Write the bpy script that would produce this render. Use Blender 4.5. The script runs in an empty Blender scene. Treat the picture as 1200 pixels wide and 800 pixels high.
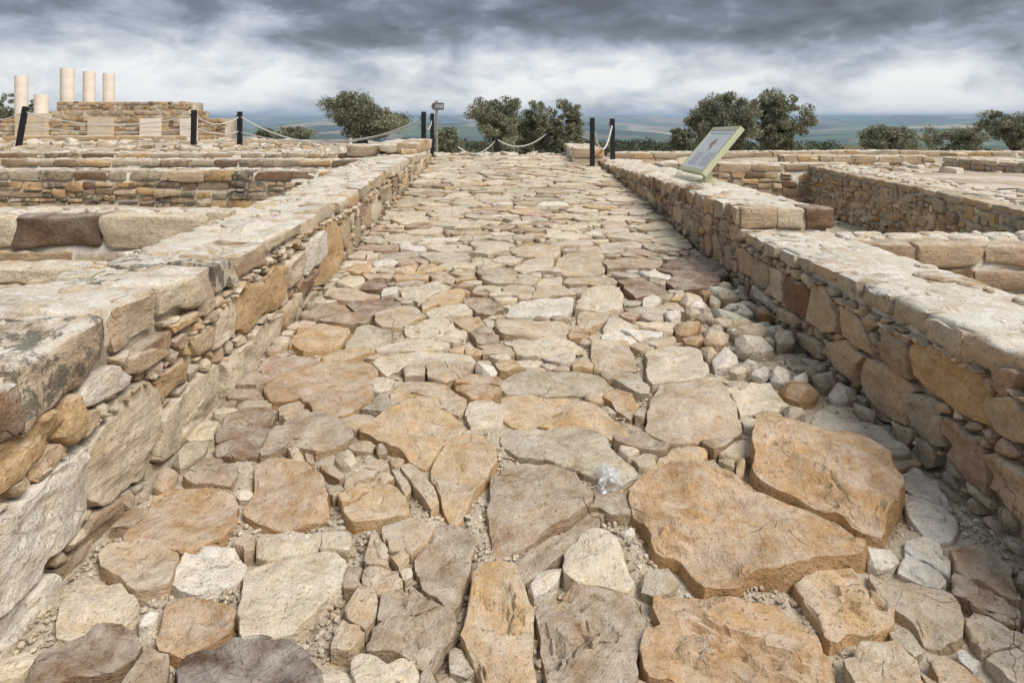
import bpy, bmesh, math, random
import numpy as np
from mathutils import Vector
R = math.radians
D0 = bpy.data
scn = bpy.context.scene
COL = scn.collection
random.seed(7); RNG = np.random.default_rng(11)

# ------------------------------------------------------------------ camera
CAMZ = 1.6; HORIZON = 137.   # level camera, lens shifted down: verticals stay vertical as in the photo
cam = D0.cameras.new('camera'); cam.lens = 24; cam.sensor_width = 36; cam.clip_start = .05; cam.clip_end = 200000
camo = D0.objects.new('camera', cam); COL.objects.link(camo)
camo.location = (0, 0, CAMZ); camo.rotation_euler = (math.pi/2, 0, 0); cam.shift_y = -(400-HORIZON)/1200
scn.camera = camo

# ------------------------------------------------------------------ node helper
def nt_new(tree):
    tree.nodes.clear()
    def n(t, **k):
        nd = tree.nodes.new(t)
        for a, b in k.items():
            if a.startswith('i_'):
                s = nd.inputs[int(a[2:])] if a[2:].isdigit() else nd.inputs[a[2:].replace('_', ' ')]
                if hasattr(b, 'is_linked') and not isinstance(b, (tuple, list, float, int)): tree.links.new(b, s)
                else: s.default_value = b
            else: setattr(nd, a, b)
        return nd
    def math_(op, a, b=0., c=0., clamp=False):
        return n('ShaderNodeMath', operation=op, use_clamp=clamp, i_0=a, i_1=b, i_2=c).outputs[0]
    def ramp(f, stops, interp='LINEAR'):
        nd = n('ShaderNodeValToRGB', i_0=f); cr = nd.color_ramp; cr.interpolation = interp
        while len(cr.elements) < len(stops): cr.elements.new(.5)
        for e, (p, c) in zip(cr.elements, stops):
            e.position = p; e.color = (c, c, c, 1) if isinstance(c, (int, float)) else (*c, 1)
        return nd.outputs[0]
    def mix(f, a, b, mode='MIX'):
        nd = n('ShaderNodeMix', data_type='RGBA', blend_type=mode)
        for s, v in ((nd.inputs[0], f), (nd.inputs[6], a), (nd.inputs[7], b)):
            if isinstance(v, (tuple, list)): s.default_value = (*v[:3], 1)
            elif isinstance(v, (int, float)): s.default_value = v
            else: tree.links.new(v, s)
        return nd.outputs[2]
    return n, math_, ramp, mix

# ------------------------------------------------------------------ world: overcast sky with a heavy cloud deck
SUN_EL, SUN_ROT = R(52), R(128)
EXPOSURE = 1.38
w = D0.worlds.new('World'); scn.world = w; w.use_nodes = True
n, M_, ramp, mix = nt_new(w.node_tree)
tc = n('ShaderNodeTexCoord')
sep = n('ShaderNodeSeparateXYZ', i_0=tc.outputs['Generated'])
el = M_('MAXIMUM', sep.outputs[2], 0.)
mp = n('ShaderNodeMapping', i_0=tc.outputs['Generated'])
mp.inputs['Location'].default_value = (3.1, .4, .35); mp.inputs['Scale'].default_value = (1.7, 1.7, 5.2)
big = n('ShaderNodeTexNoise', i_Vector=mp.outputs[0], i_Scale=1.55, i_Detail=8., i_Roughness=.52, i_Distortion=.25).outputs[0]
mp2 = n('ShaderNodeMapping', i_0=tc.outputs['Generated'])
mp2.inputs['Location'].default_value = (.7, 2.2, 1.); mp2.inputs['Scale'].default_value = (6.5, 6.5, 14.)
fine = n('ShaderNodeTexNoise', i_Vector=mp2.outputs[0], i_Scale=1.6, i_Detail=8., i_Roughness=.55, i_Distortion=.3).outputs[0]
# cloud thickness grows with elevation: bright clear strip under the deck near the horizon
prof = ramp(el, [(0., .70), (.02, .72), (.055, .70), (.085, .56), (.115, .36), (.15, .27), (.22, .30), (.4, .46), (1., .5)], 'B_SPLINE')
v = M_('ADD', prof, M_('ADD', M_('MULTIPLY', M_('SUBTRACT', big, .5), .95), M_('MULTIPLY', M_('SUBTRACT', fine, .5), .95)))
cl = ramp(v, [(.12, (.11, .125, .15)), (.32, (.20, .23, .27)), (.5, (.42, .47, .54)), (.66, (.70, .74, .79)), (.80, (.95, .95, .95))])
sky = n('ShaderNodeTexSky', sky_type='NISHITA'); sky.sun_disc = False; sky.sun_elevation = SUN_EL; sky.sun_rotation = SUN_ROT
b1 = n('ShaderNodeBackground', i_0=sky.outputs[0], i_1=.05)
b2 = n('ShaderNodeBackground', i_0=cl, i_1=.385)
ms = n('ShaderNodeMixShader', i_0=.94, i_1=b1.outputs[0], i_2=b2.outputs[0])
n('ShaderNodeOutputWorld', i_0=ms.outputs[0])

# soft sun behind the cloud
sl = D0.lights.new('sun', 'SUN'); sl.energy = 1.5; sl.angle = R(34); sl.color = (1, .955, .89)
so = D0.objects.new('sun', sl); COL.objects.link(so)
sd = Vector((math.sin(SUN_ROT)*math.cos(SUN_EL), math.cos(SUN_ROT)*math.cos(SUN_EL), math.sin(SUN_EL)))
so.rotation_euler = sd.to_track_quat('Z', 'Y').to_euler(); so.location = (0, 0, 30)
vs = scn.view_settings; vs.view_transform = 'Standard'; vs.look = 'None'; vs.exposure = EXPOSURE; vs.gamma = 1; vs.use_curve_mapping = False
scn.render.engine = 'CYCLES'
scn.cycles.max_bounces = 5; scn.cycles.diffuse_bounces = 3; scn.cycles.glossy_bounces = 2; scn.cycles.transmission_bounces = 3; scn.cycles.transparent_max_bounces = 8; scn.cycles.volume_bounces = 0

# ------------------------------------------------------------------ numpy noise
_T = np.random.default_rng(3).random((64, 64, 64)).astype(np.float64)*2-1
def vnoise(p):
    i = np.floor(p).astype(int); f = p - i; f = f*f*(3-2*f)
    i &= 63; j = (i+1) & 63
    x0, y0, z0 = i[:, 0], i[:, 1], i[:, 2]; x1, y1, z1 = j[:, 0], j[:, 1], j[:, 2]
    fx, fy, fz = f[:, 0], f[:, 1], f[:, 2]
    a = _T[x0, y0, z0]*(1-fx)+_T[x1, y0, z0]*fx; b = _T[x0, y1, z0]*(1-fx)+_T[x1, y1, z0]*fx
    c = _T[x0, y0, z1]*(1-fx)+_T[x1, y0, z1]*fx; d = _T[x0, y1, z1]*(1-fx)+_T[x1, y1, z1]*fx
    return (a*(1-fy)+b*fy)*(1-fz)+(c*(1-fy)+d*fy)*fz
def fbm(p, f=1., o=4, g=.5):
    s = 0.; a = 1.
    for k in range(o):
        s = s + a*vnoise(p*f + 17.3*k); f *= 2.03; a *= g
    return s
def sstep(a, b, x):
    t = np.clip((x-a)/(b-a), 0, 1); return t*t*(3-2*t)
def lerp1(tab, x):
    t = np.array(tab); return np.interp(x, t[:, 0], t[:, 1])

# ------------------------------------------------------------------ pixel -> ray (photo is 1200 x 800)
CAM = np.array([0, 0, CAMZ]); SLOPE, Y0, CREST = .066, 2.2, 14.1   # road plane
def ray(u, v):
    return np.array([(u-600)/800., 1., (HORIZON-v)/800.])
def on_road(u, v):
    d = ray(u, v); return CAM + d*((CAMZ+SLOPE*Y0)/(SLOPE*d[1]-d[2]))
def on_x(u, v, x):
    d = ray(u, v); return CAM + d*(x/d[0])
def on_y(u, v, y):
    d = ray(u, v); return CAM + d*(y/d[1])
def on_z(u, v, z):
    d = ray(u, v); return CAM + d*((z-CAMZ)/d[2])
def pxsize(p, size):
    q = np.asarray(p)-CAM; return size*800*1024/1200/max(.6, float(q[1]))

# ------------------------------------------------------------------ object helpers
def setmat(o, m): o.data.materials.append(m)
def mesh_obj(name, verts, faces, mat, parent=None, origin=None, smooth=True, col=None, sharp=None):
    verts = np.asarray(verts, float)
    c = verts.mean(0) if origin is None else np.asarray(origin, float)
    me = D0.meshes.new(name)
    me.from_pydata((verts-c).tolist(), [], faces if isinstance(faces, list) else faces.tolist())
    if smooth: me.polygons.foreach_set('use_smooth', np.ones(len(me.polygons), bool))
    if sharp: me.set_sharp_from_angle(angle=R(sharp))
    if col is not None:
        a = me.attributes.new('Col', 'FLOAT_COLOR', 'POINT')
        cc = np.asarray(col, float)
        if cc.ndim == 1: cc = np.tile(cc, (len(verts), 1))
        a.data.foreach_set('color', cc.ravel())
    if mat: me.materials.append(mat)
    me.update()
    o = D0.objects.new(name, me); COL.objects.link(o)
    pl = np.zeros(3)
    if parent is not None:
        o.parent = parent; pl = np.array(parent.location)
    o.location = (c-pl).tolist()
    return o
def tag(o, label=None, cat=None, group=None, kind=None):
    for k, v in (('label', label), ('category', cat), ('group', group), ('kind', kind)):
        if v: o[k] = v
    return o
def empty(name, loc, label, cat, group=None):
    o = D0.objects.new(name, None); COL.objects.link(o); o.location = loc; o.empty_display_size = .1
    return tag(o, label, cat, group)
class Acc:
    """collects many small pieces into one mesh"""
    def __init__(s): s.v = []; s.f = []; s.c = []; s.n = 0
    def add(s, v, f, c):
        s.v.append(v); s.f += [tuple(i+s.n for i in q) for q in f]; s.n += len(v)
        c = np.asarray(c, float); s.c.append(np.tile(c, (len(v), 1)) if c.ndim == 1 else c)
    def build(s, name, mat, parent=None, kind=None, smooth=True, sharp=None):
        if not s.v: return None
        o = mesh_obj(name, np.concatenate(s.v), s.f, mat, parent, smooth=smooth, col=np.concatenate(s.c), sharp=sharp)
        if kind: o['kind'] = kind
        return o
def box(x0, x1, y0, y1, z0, z1):
    v = np.array([(x, y, z) for z in (z0, z1) for y in (y0, y1) for x in (x0, x1)], float)
    return v, [(0, 2, 3, 1), (4, 5, 7, 6), (0, 1, 5, 4), (2, 6, 7, 3), (0, 4, 6, 2), (1, 3, 7, 5)]
def tube(pts, rad, seg=8, cap=True):
    pts = np.asarray(pts, float); rad = np.broadcast_to(rad, len(pts))
    t = np.gradient(pts, axis=0); t /= np.linalg.norm(t, axis=1)[:, None]+1e-9
    ref = np.array([0, 0, 1.]) if abs(t[:, 2]).mean() < .8 else np.array([1., 0, 0])
    a = np.cross(t, ref); a /= np.linalg.norm(a, axis=1)[:, None]+1e-9; b = np.cross(a, t)
    th = np.arange(seg)*2*np.pi/seg
    v = pts[:, None] + rad[:, None, None]*(np.cos(th)[None, :, None]*a[:, None]+np.sin(th)[None, :, None]*b[:, None])
    v = v.reshape(-1, 3); f = []
    for i in range(len(pts)-1):
        for k in range(seg):
            f.append((i*seg+k, i*seg+(k+1) % seg, (i+1)*seg+(k+1) % seg, (i+1)*seg+k))
    if cap: f.append(tuple(range(seg-1, -1, -1))); f.append(tuple((len(pts)-1)*seg+k for k in range(seg)))
    return v, f

# ------------------------------------------------------------------ materials
def mat(name):
    m = D0.materials.new(name); m.use_nodes = True
    return m, nt_new(m.node_tree)
def stone_mat(name, dust=.5, bump=1., sc=1.):
    m, (n, M_, ramp, mix) = mat(name)
    g = n('ShaderNodeNewGeometry'); P = g.outputs['Position']
    at = n('ShaderNodeAttribute', attribute_name='Col')
    c = at.outputs['Color']; li = at.outputs['Alpha']
    def noise(s, d=6., r=.55, dist=0.): return n('ShaderNodeTexNoise', i_Vector=P, i_Scale=s*sc, i_Detail=d, i_Roughness=r, i_Distortion=dist).outputs[0]
    hsh = n('ShaderNodeVectorMath', operation='DOT_PRODUCT', i_0=at.outputs['Color'], i_1=(91.7, 157.3, 53.1)).outputs['Value']
    PR = n('ShaderNodeVectorRotate', rotation_type='Z_AXIS', i_Vector=P, i_Angle=M_('MULTIPLY', M_('FRACT', hsh), 6.283)).outputs[0]
    n1 = noise(5., 3., .6, .4); n2 = noise(26., 5., .74); n3 = noise(150., 2., .7); n4 = noise(9., 4., .6, 1.2)
    # broad tone variation
    c = mix(1., c, ramp(n1, [(.25, (.74, .70, .66)), (.5, (1, 1, 1)), (.75, (1.13, 1.10, 1.04))]), 'MULTIPLY')
    mp = n('ShaderNodeMapping', i_0=PR); mp.inputs['Rotation'].default_value = (.16, .1, .5); mp.inputs['Scale'].default_value = (3.5*sc, 22*sc, 34*sc)
    bed = n('ShaderNodeTexNoise', i_Vector=mp.outputs[0], i_Scale=1., i_Detail=3., i_Roughness=.6, i_Distortion=.15).outputs[0]
    bedr = ramp(bed, [(.3, 0.), (.42, .42), (.46, .55), (.56, .6), (.60, .85), (.75, 1.)])
    c = mix(1., c, ramp(bed, [(.3, (.86, .82, .77)), (.5, (1, 1, 1)), (.7, (1.08, 1.07, 1.05))]), 'MULTIPLY')
    # iron staining, in veins
    c = mix(M_('MULTIPLY', ramp(n4, [(.5, 0.), (.68, .55)]), 1.), c, mix(1., c, (1.0, .84, .64), 'MULTIPLY'))
    # grey weathered crust
    c = mix(ramp(noise(3.3, 5., .62, .3), [(.52, 0.), (.72, .5)]), c, mix(.5, c, (.44, .38, .29)))
    # lime dust on surfaces that face up
    up = n('ShaderNodeSeparateXYZ', i_0=g.outputs['Normal']).outputs[2]
    du = M_('MULTIPLY', ramp(noise(7.5, 5., .68, .2), [(.36, 0.), (.62, 1.)]), M_('MULTIPLY', ramp(up, [(.2, .12), (.9, 1.)]), dust))
    c = mix(du, c, (.70, .655, .585))
    # grain and pores
    c = mix(1., c, ramp(n3, [(.28, (.72, .70, .68)), (.5, (1, 1, 1)), (.8, (1.12, 1.12, 1.12))]), 'MULTIPLY')
    pore = ramp(noise(48., 1., .7), [(.62, 0.), (.72, 1.)])
    c = mix(M_('MULTIPLY', pore, ramp(n1, [(.42, .08), (.6, .6)])), c, mix(1., c, (.52, .46, .40), 'MULTIPLY'))
    c = mix(1., c, ramp(n2, [(.3, (.80, .77, .73)), (.5, (1, 1, 1)), (.7, (1.12, 1.11, 1.09))]), 'MULTIPLY')
    # lichen
    lm = M_('MULTIPLY', ramp(M_('MULTIPLY_ADD', li, .34, noise(11., 5., .75, .4)), [(.69, 0.), (.78, .88)]), ramp(li, [(0., 0.), (.03, 1.)]))
    c = mix(lm, c, mix(n3, (.05, .045, .035), (.20, .185, .145)))
    # fine cracks
    wv = n('ShaderNodeTexNoise', i_Vector=P, i_Scale=4.*sc, i_Detail=2.).outputs['Color']
    wp = n('ShaderNodeVectorMath', operation='MULTIPLY_ADD', i_0=wv, i_1=(.22, .22, .22), i_2=P).outputs[0]
    vo = n('ShaderNodeTexVoronoi', feature='DISTANCE_TO_EDGE', i_Vector=wp, i_Scale=3.4*sc).outputs[0]
    crk = M_('MULTIPLY', ramp(vo, [(0., 1.), (.007, 0.)]), ramp(noise(2.1, 2.), [(.57, 0.), (.64, 1.)]))
    c = mix(M_('MULTIPLY', crk, .85), c, mix(1., c, (.28, .24, .2), 'MULTIPLY'))
    # relief: bedding layers that run nearly flat, hackle, grain
    h = M_('ADD', M_('MULTIPLY', bedr, .006), M_('ADD', M_('MULTIPLY', n2, .014), M_('ADD', M_('MULTIPLY', n3, .0026), M_('ADD', M_('MULTIPLY', crk, -.006), M_('MULTIPLY', pore, -.003)))))
    bp = n('ShaderNodeBump', i_Strength=bump, i_Distance=1.); w.node_tree
    m.node_tree.links.new(h, bp.inputs['Height'])
    b = n('ShaderNodeBsdfPrincipled', i_Base_Color=c, i_Roughness=.9, i_Normal=bp.outputs[0])
    b.inputs['Specular IOR Level'].default_value = .18
    n('ShaderNodeOutputMaterial', i_0=b.outputs[0]); return m
MSTONE = stone_mat('weathered_sandstone', .42, .9)
MTOP = stone_mat('dusty_sandstone', 1., .9)
MFAR = stone_mat('small_masonry_stone', .4, .6, .5)

def earth_mat(name, c0, c1, c2, sc=1., bump=.012, rough=.95, dark=.3):
    m, (n, M_, ramp, mix) = mat(name)
    P = n('ShaderNodeNewGeometry').outputs['Position']
    def noise(s, d=6., r=.6, dist=0.): return n('ShaderNodeTexNoise', i_Vector=P, i_Scale=s*sc, i_Detail=d, i_Roughness=r, i_Distortion=dist).outputs[0]
    c = mix(ramp(noise(2.6, 8., .65, .3), [(.38, 0.), (.62, 1.)]), c0, c1)
    c = mix(ramp(noise(11., 8., .7, .5), [(.52, 0.), (.66, 1.)]), c, c2)
    g = noise(160., 3., .7)
    c = mix(1., c, ramp(g, [(.3, (.6, .58, .56)), (.5, (1, 1, 1)), (.75, (1.2, 1.2, 1.2))]), 'MULTIPLY')
    c = mix(M_('MULTIPLY', ramp(noise(70., 4., .7), [(.60, 0.), (.70, 1.)]), dark), c, (.10, .085, .07))
    h = M_('ADD', M_('MULTIPLY', noise(30., 6., .65), bump), M_('MULTIPLY', g, bump*.25))
    bp = n('ShaderNodeBump', i_Strength=1., i_Distance=1.); m.node_tree.links.new(h, bp.inputs['Height'])
    b = n('ShaderNodeBsdfPrincipled', i_Base_Color=c, i_Roughness=rough, i_Normal=bp.outputs[0]); b.inputs['Specular IOR Level'].default_value = .15
    n('ShaderNodeOutputMaterial', i_0=b.outputs[0]); return m
MBED = earth_mat('sandy_joint_fill', (.57, .49, .38), (.46, .38, .28), (.64, .58, .49), 1.3, .014, dark=.45)
MMORTAR = earth_mat('lime_mortar', (.70, .645, .56), (.56, .48, .37), (.76, .72, .65), 1.1, .012, dark=.35)
MGROUND = earth_mat('dry_stony_ground', (.50, .42, .32), (.38, .31, .22), (.60, .55, .47), .6, .015)
MPINK = earth_mat('pinkish_floor', (.55, .44, .37), (.62, .55, .48), (.50, .36, .30), .5, .006)

def plain(name, c, rough=.7, spec=.3, var=.12, sc=20., metal=0., bump=0.):
    m, (n, M_, ramp, mix) = mat(name)
    P = n('ShaderNodeNewGeometry').outputs['Position']
    nz = n('ShaderNodeTexNoise', i_Vector=P, i_Scale=sc, i_Detail=5., i_Roughness=.6).outputs[0]
    col = mix(1., c, ramp(nz, [(.25, 1-var*2), (.5, 1.), (.8, 1+var)]), 'MULTIPLY')
    b = n('ShaderNodeBsdfPrincipled', i_Base_Color=col, i_Roughness=rough, i_Metallic=metal); b.inputs['Specular IOR Level'].default_value = spec
    if bump:
        bp = n('ShaderNodeBump', i_Strength=1., i_Distance=bump, i_Height=nz); m.node_tree.links.new(bp.outputs[0], b.inputs['Normal'])
    n('ShaderNodeOutputMaterial', i_0=b.outputs[0]); return m
MBLACK = plain('black_painted_wood', (.018, .017, .018), .6, .3, .25)
MROPE = plain('white_rope', (.62, .60, .56), .85, .2, .2, 90., bump=.004)
MSIGN = plain('grey_brown_metal', (.13, .12, .12), .6, .3)
MPOST = plain('grey_metal_post', (.27, .25, .24), .5, .4)
MWHITE = plain('white_print', (.75, .74, .73), .6, .3, .05)
MGREEN = plain('pale_green_paint', (.50, .51, .33), .45, .4, .06, 30.)
MPANEL = plain('panel_sheet', (.70, .72, .74), .25, .5, .02, 6.)
MREDPRINT = plain('red_brown_print', (.40, .26, .24), .5, .3, .2, 40.)
MGREYPRINT = plain('grey_print', (.32, .32, .33), .5, .3, .2, 40.)
MCOLUMN = plain('smooth_pinkish_stone', (.80, .70, .60), .8, .2, .05, 5.)
MPILASTER = plain('smooth_cream_stone', (.63, .52, .38), .8, .2, .08, 4.)
MBARK = plain('olive_bark', (.12, .10, .08), .9, .1, .4, 18., bump=.04)
def leaf_mat():
    m, (n, M_, ramp, mix) = mat('olive_leaves')
    at = n('ShaderNodeAttribute', attribute_name='Col')
    b = n('ShaderNodeBsdfPrincipled', i_Base_Color=at.outputs[0], i_Roughness=.55); b.inputs['Specular IOR Level'].default_value = .35
    t = n('ShaderNodeBsdfTranslucent', i_0=at.outputs[0])
    s = n('ShaderNodeMixShader', i_0=.25, i_1=b.outputs[0], i_2=t.outputs[0])
    n('ShaderNodeOutputMaterial', i_0=s.outputs[0]); return m
MLEAF = leaf_mat()
def plastic_mat():
    m, (n, M_, ramp, mix) = mat('clear_plastic')
    P = n('ShaderNodeNewGeometry').outputs['Position']
    nz = n('ShaderNodeTexNoise', i_Vector=P, i_Scale=60., i_Detail=4.).outputs[0]
    bp = n('ShaderNodeBump', i_Strength=.6, i_Distance=.004, i_Height=nz)
    g = n('ShaderNodeBsdfGlossy', i_0=(.8, .84, .9, 1), i_1=.28); m.node_tree.links.new(bp.outputs[0], g.inputs['Normal'])
    d = n('ShaderNodeBsdfDiffuse', i_0=(.84, .86, .89, 1))
    t = n('ShaderNodeBsdfTransparent', i_0=(.96, .97, .98, 1))
    a = n('ShaderNodeMixShader', i_0=.85, i_1=g.outputs[0], i_2=d.outputs[0])
    s = n('ShaderNodeMixShader', i_0=ramp(nz, [(.38, .18), (.62, .5)]), i_1=t.outputs[0], i_2=a.outputs[0])
    n('ShaderNodeOutputMaterial', i_0=s.outputs[0]); return m
MPLASTIC = plastic_mat()

# stone colours, measured as sRGB and turned into albedo
def s2l(r, g, b, k=.78):
    f = lambda x: ((x/255+.055)/1.055)**2.4
    a = np.array([f(r)*k, f(g)*k, f(b)*k]); return a*.88+a@np.array([.3, .5, .2])*.12
PAL = {'o': s2l(196, 158, 110), 'y': s2l(216, 180, 128), 't': s2l(210, 184, 150), 'g': s2l(182, 156, 126), 'c': s2l(229, 212, 184),
       'w': s2l(238, 230, 216), 'b': s2l(146, 113, 84), 'd': s2l(110, 88, 74), 'r': s2l(194, 160, 132), 'k': s2l(196, 181, 154), 'l': s2l(214, 200, 176), 'z': s2l(207, 164, 110), 'n': s2l(128, 102, 82)}
def pick(codes, lich=0.):
    k = random.choice(codes); c = PAL[k]*random.uniform(.86, 1.1)
    c = c*np.array([1, random.uniform(.97, 1.03), random.uniform(.94, 1.05)])
    return np.array([*c, lich])
def tone(k, lich=0.):
    return np.array([*(PAL[k]*random.uniform(.95, 1.05)), lich])

# ------------------------------------------------------------------ stone makers
def resample(poly, N):
    p = np.asarray(poly, float); q = np.vstack([p, p[:1]])
    L = np.r_[0, np.cumsum(np.linalg.norm(np.diff(q, axis=0), axis=1))]
    t = np.linspace(0, L[-1], N, endpoint=False)
    return np.stack([np.interp(t, L, q[:, 0]), np.interp(t, L, q[:, 1])], 1)
def centroid(p):
    p = np.asarray(p, float); x, y = p[:, 0], p[:, 1]; x1, y1 = np.roll(x, -1), np.roll(y, -1)
    a = x*y1-x1*y; A = a.sum()/2
    if abs(A) < 1e-8: return p.mean(0), 1e-8
    return np.array([((x+x1)*a).sum(), ((y+y1)*a).sum()])/(6*A), abs(A)
def stone(S, poly, px, top=0., edge=.02, depth=.1, amp=.006, tilt=(0, 0), dome=0., ledge=0., jit=.02, seed=0., facets=2, fslope=(.05, .3)):
    """rounded slab from an outline in surface coordinates; S maps (u, v, n) to space"""
    N = int(np.clip(px/2.3, 11, 130)); K = int(np.clip(px/6, 3, 44))
    c, A = centroid(poly); size = math.sqrt(A)
    x, y = np.asarray(poly)[:, 0], np.asarray(poly)[:, 1]
    if ((x*np.roll(y, -1)-np.roll(x, -1)*y).sum()) < 0: poly = np.asarray(poly)[::-1]
    B = resample(poly, N)
    if N > 26: B = .6*B+.2*(np.roll(B, 1, 0)+np.roll(B, -1, 0))
    q3 = np.c_[B, np.full(N, seed)]
    d = B-c; ln = np.linalg.norm(d, axis=1)[:, None]+1e-9
    B = B + d/ln*((fbm(q3, 3.2/size, 4, .6)+.7*fbm(q3+7, 9/size, 2))[:, None]*jit*size)
    d = B-c; ln = np.linalg.norm(d, axis=1)
    mr = ln.min()
    edge = min(edge, mr*.85)
    ss = np.sin(np.pi/2*(np.arange(1, K+1)/K))
    if K >= 5: ss = np.r_[ss[:-1], 1-(1-ss[-2])*.35, 1.]
    V = []; Nn = []
    uv = np.vstack([c[None]]+[c+s*d for s in ss]); sv = np.r_[0, np.repeat(ss, N)]
    dist = np.r_[1e9, ((1-ss)[:, None]*ln[None]).ravel()]
    e = edge*(.45+2.4*np.maximum(0, fbm(np.c_[uv, np.full(len(uv), seed+5)], 3.5/size, 3)))
    k = np.clip(dist/e, 0, 1)
    h = top - e*(1-np.sqrt(np.maximum(0, 1-(1-k)**2))) + dome*(1-sv**2) + (uv-c)@np.asarray(tilt)
    p3 = np.c_[uv, np.full(len(uv), seed)]
    h = h + amp*fbm(p3, 2.2/size, 4, .55)*np.minimum(1, .35+k)
    if px > 30: h = h + amp*.35*fbm(p3, 26., 3, .6)
    rsf = np.random.default_rng(int(abs(seed)*977) % 2**31)
    for _ in range(facets):
        an = rsf.uniform(0, 6.283); dr = np.array([math.cos(an), math.sin(an)]); pj = (uv-c)@dr; ext = pj.max()
        h = np.minimum(h, top+rsf.uniform(*fslope)*(rsf.uniform(.25, .8)*ext-pj)+dome*.6+((uv-c)@np.asarray(tilt)))
    if ledge:
        w1 = fbm(np.c_[uv@np.array([[1., .25], [-.25, 1.]])*[1, 1.7], np.full(len(uv), seed+9)], 1.5/size, 4, .5)
        w1 = w1-np.median(w1)+rsf.uniform(-.15, .15)
        h = h - ledge*(sstep(-.02, .0, w1)*.6 + sstep(.28, .31, w1)*.5 - sstep(-.36, -.31, -w1-.1)*.3)
    n0 = np.c_[uv, h]
    base = top-depth
    sk1 = np.c_[c+d*(1.02), np.full(N, top-edge*1.15-.3*(depth-edge))]
    sk2 = np.c_[c+d*1.03, np.full(N, base)]
    lat = fbm(np.c_[B, np.full(N, seed+3)], 14, 2)[:, None]*amp*1.2*(d/ln[:, None])
    sk1[:, :2] += lat; sk1[:, 2] += (B-c)@np.asarray(tilt); sk1[:, 2] = np.minimum(sk1[:, 2], n0[-N:, 2]-.003)
    W = S(np.vstack([n0, sk1, sk2]))
    F = [(0, 1+i, 1+(i+1) % N) for i in range(N)]
    nr = len(ss)+2
    for r in range(nr-1):
        a = 1+r*N; b = a+N
        F += [(a+i, b+i, b+(i+1) % N, a+(i+1) % N) for i in range(N)]
    return W, F
def rock(S, poly, hgt, low, seed=0., bev=.0, top=0.):
    """angular chunk: convex hull over an outline, with broken top faces"""
    rs = np.random.default_rng(int(abs(seed)*7919) % 2**31)
    c, A = centroid(poly); B = resample(poly, 7); d = B-c
    P = [np.r_[c+q*rs.uniform(.84, 1.0), top+rs.uniform(-.1, .25)*hgt] for q in d]
    P += [np.r_[c+q*rs.uniform(.35, .82), top+rs.uniform(.55, 1.)*hgt] for q in d[rs.permutation(7)[:4]]]
    P += [np.r_[c+q*rs.uniform(.75, .95), top-low] for q in d[::2]]
    bm = bmesh.new()
    for p in P: bm.verts.new(p)
    bmesh.ops.convex_hull(bm, input=bm.verts)
    bmesh.ops.delete(bm, geom=[v for v in bm.verts if not v.link_faces], context='VERTS')
    bmesh.ops.dissolve_limit(bm, angle_limit=R(9), verts=bm.verts, edges=bm.edges)
    if bev: bmesh.ops.bevel(bm, geom=bm.edges[:], offset=bev, segments=2, affect='EDGES', profile=.6, clamp_overlap=True)
    bm.verts.ensure_lookup_table(); V = np.array([v.co[:] for v in bm.verts]); F = [tuple(v.index for v in f.verts) for f in bm.faces]
    for i, v in enumerate(bm.verts): v.index = i
    F = [tuple(v.index for v in f.verts) for f in bm.faces]; bm.free()
    s = math.sqrt(A); V = V + (fbm(V+seed, 3/s, 3)*.03*s)[:, None]*(V-[*c, top])/(np.linalg.norm(V-[*c, top], axis=1)[:, None]+1e-6)
    return S(V), F
def crack(poly, seed, gap=.006):
    """split an outline along a jagged line"""
    rs = np.random.default_rng(int(seed*31+5)); P = resample(poly, 44); c, A = centroid(P); s_ = math.sqrt(A)
    C = np.cov((P-c).T); w_, v_ = np.linalg.eigh(C); an = math.atan2(v_[1, 1], v_[0, 1])+rs.uniform(-.6, .6)
    nn = np.array([math.cos(an), math.sin(an)]); d = (P-c)@nn-rs.uniform(-.18, .18)*s_
    ch = np.flatnonzero((d > 0) != (np.roll(d, 1) > 0))
    if len(ch) != 2: return [poly]
    i0 = ch[0] if d[ch[0]] > 0 else ch[1]; P = np.roll(P, -i0, 0); d = np.roll(d, -i0); k = int((d > 0).sum())
    Aa, Bb = P[:k], P[k:]; I1 = (P[k-1]+P[k])/2; I2 = (P[-1]+P[0])/2
    t = np.linspace(0, 1, 9)[1:-1]; J = I1+(I2-I1)*t[:, None]+nn*(rs.uniform(-1, 1, (7, 1))*.045*s_)
    return [np.vstack([I2+nn*gap/2, Aa, I1+nn*gap/2, J+nn*gap/2]), np.vstack([I1-nn*gap/2, Bb, I2-nn*gap/2, J[::-1]-nn*gap/2])]
_cube = {}
def cube_grid(k):
    if k not in _cube:
        t = np.sin(np.linspace(-1, 1, k+1)*np.pi/2); t = .55*t+.45*np.linspace(-1, 1, k+1)
        idx = {}; V = []; F = []
        def vid(a):
            if a not in idx: idx[a] = len(V); V.append([t[a[0]], t[a[1]], t[a[2]]])
            return idx[a]
        for ax in range(3):
            for side in (0, k):
                for i in range(k):
                    for j in range(k):
                        q = []
                        for (a, b) in ((i, j), (i+1, j), (i+1, j+1), (i, j+1)):
                            c = [0, 0, 0]; c[ax] = side; c[(ax+1) % 3] = a; c[(ax+2) % 3] = b; q.append(vid(tuple(c)))
                        F.append(tuple(q if side == k else q[::-1]))
        _cube[k] = (np.array(V), F)
    return _cube[k]
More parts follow.
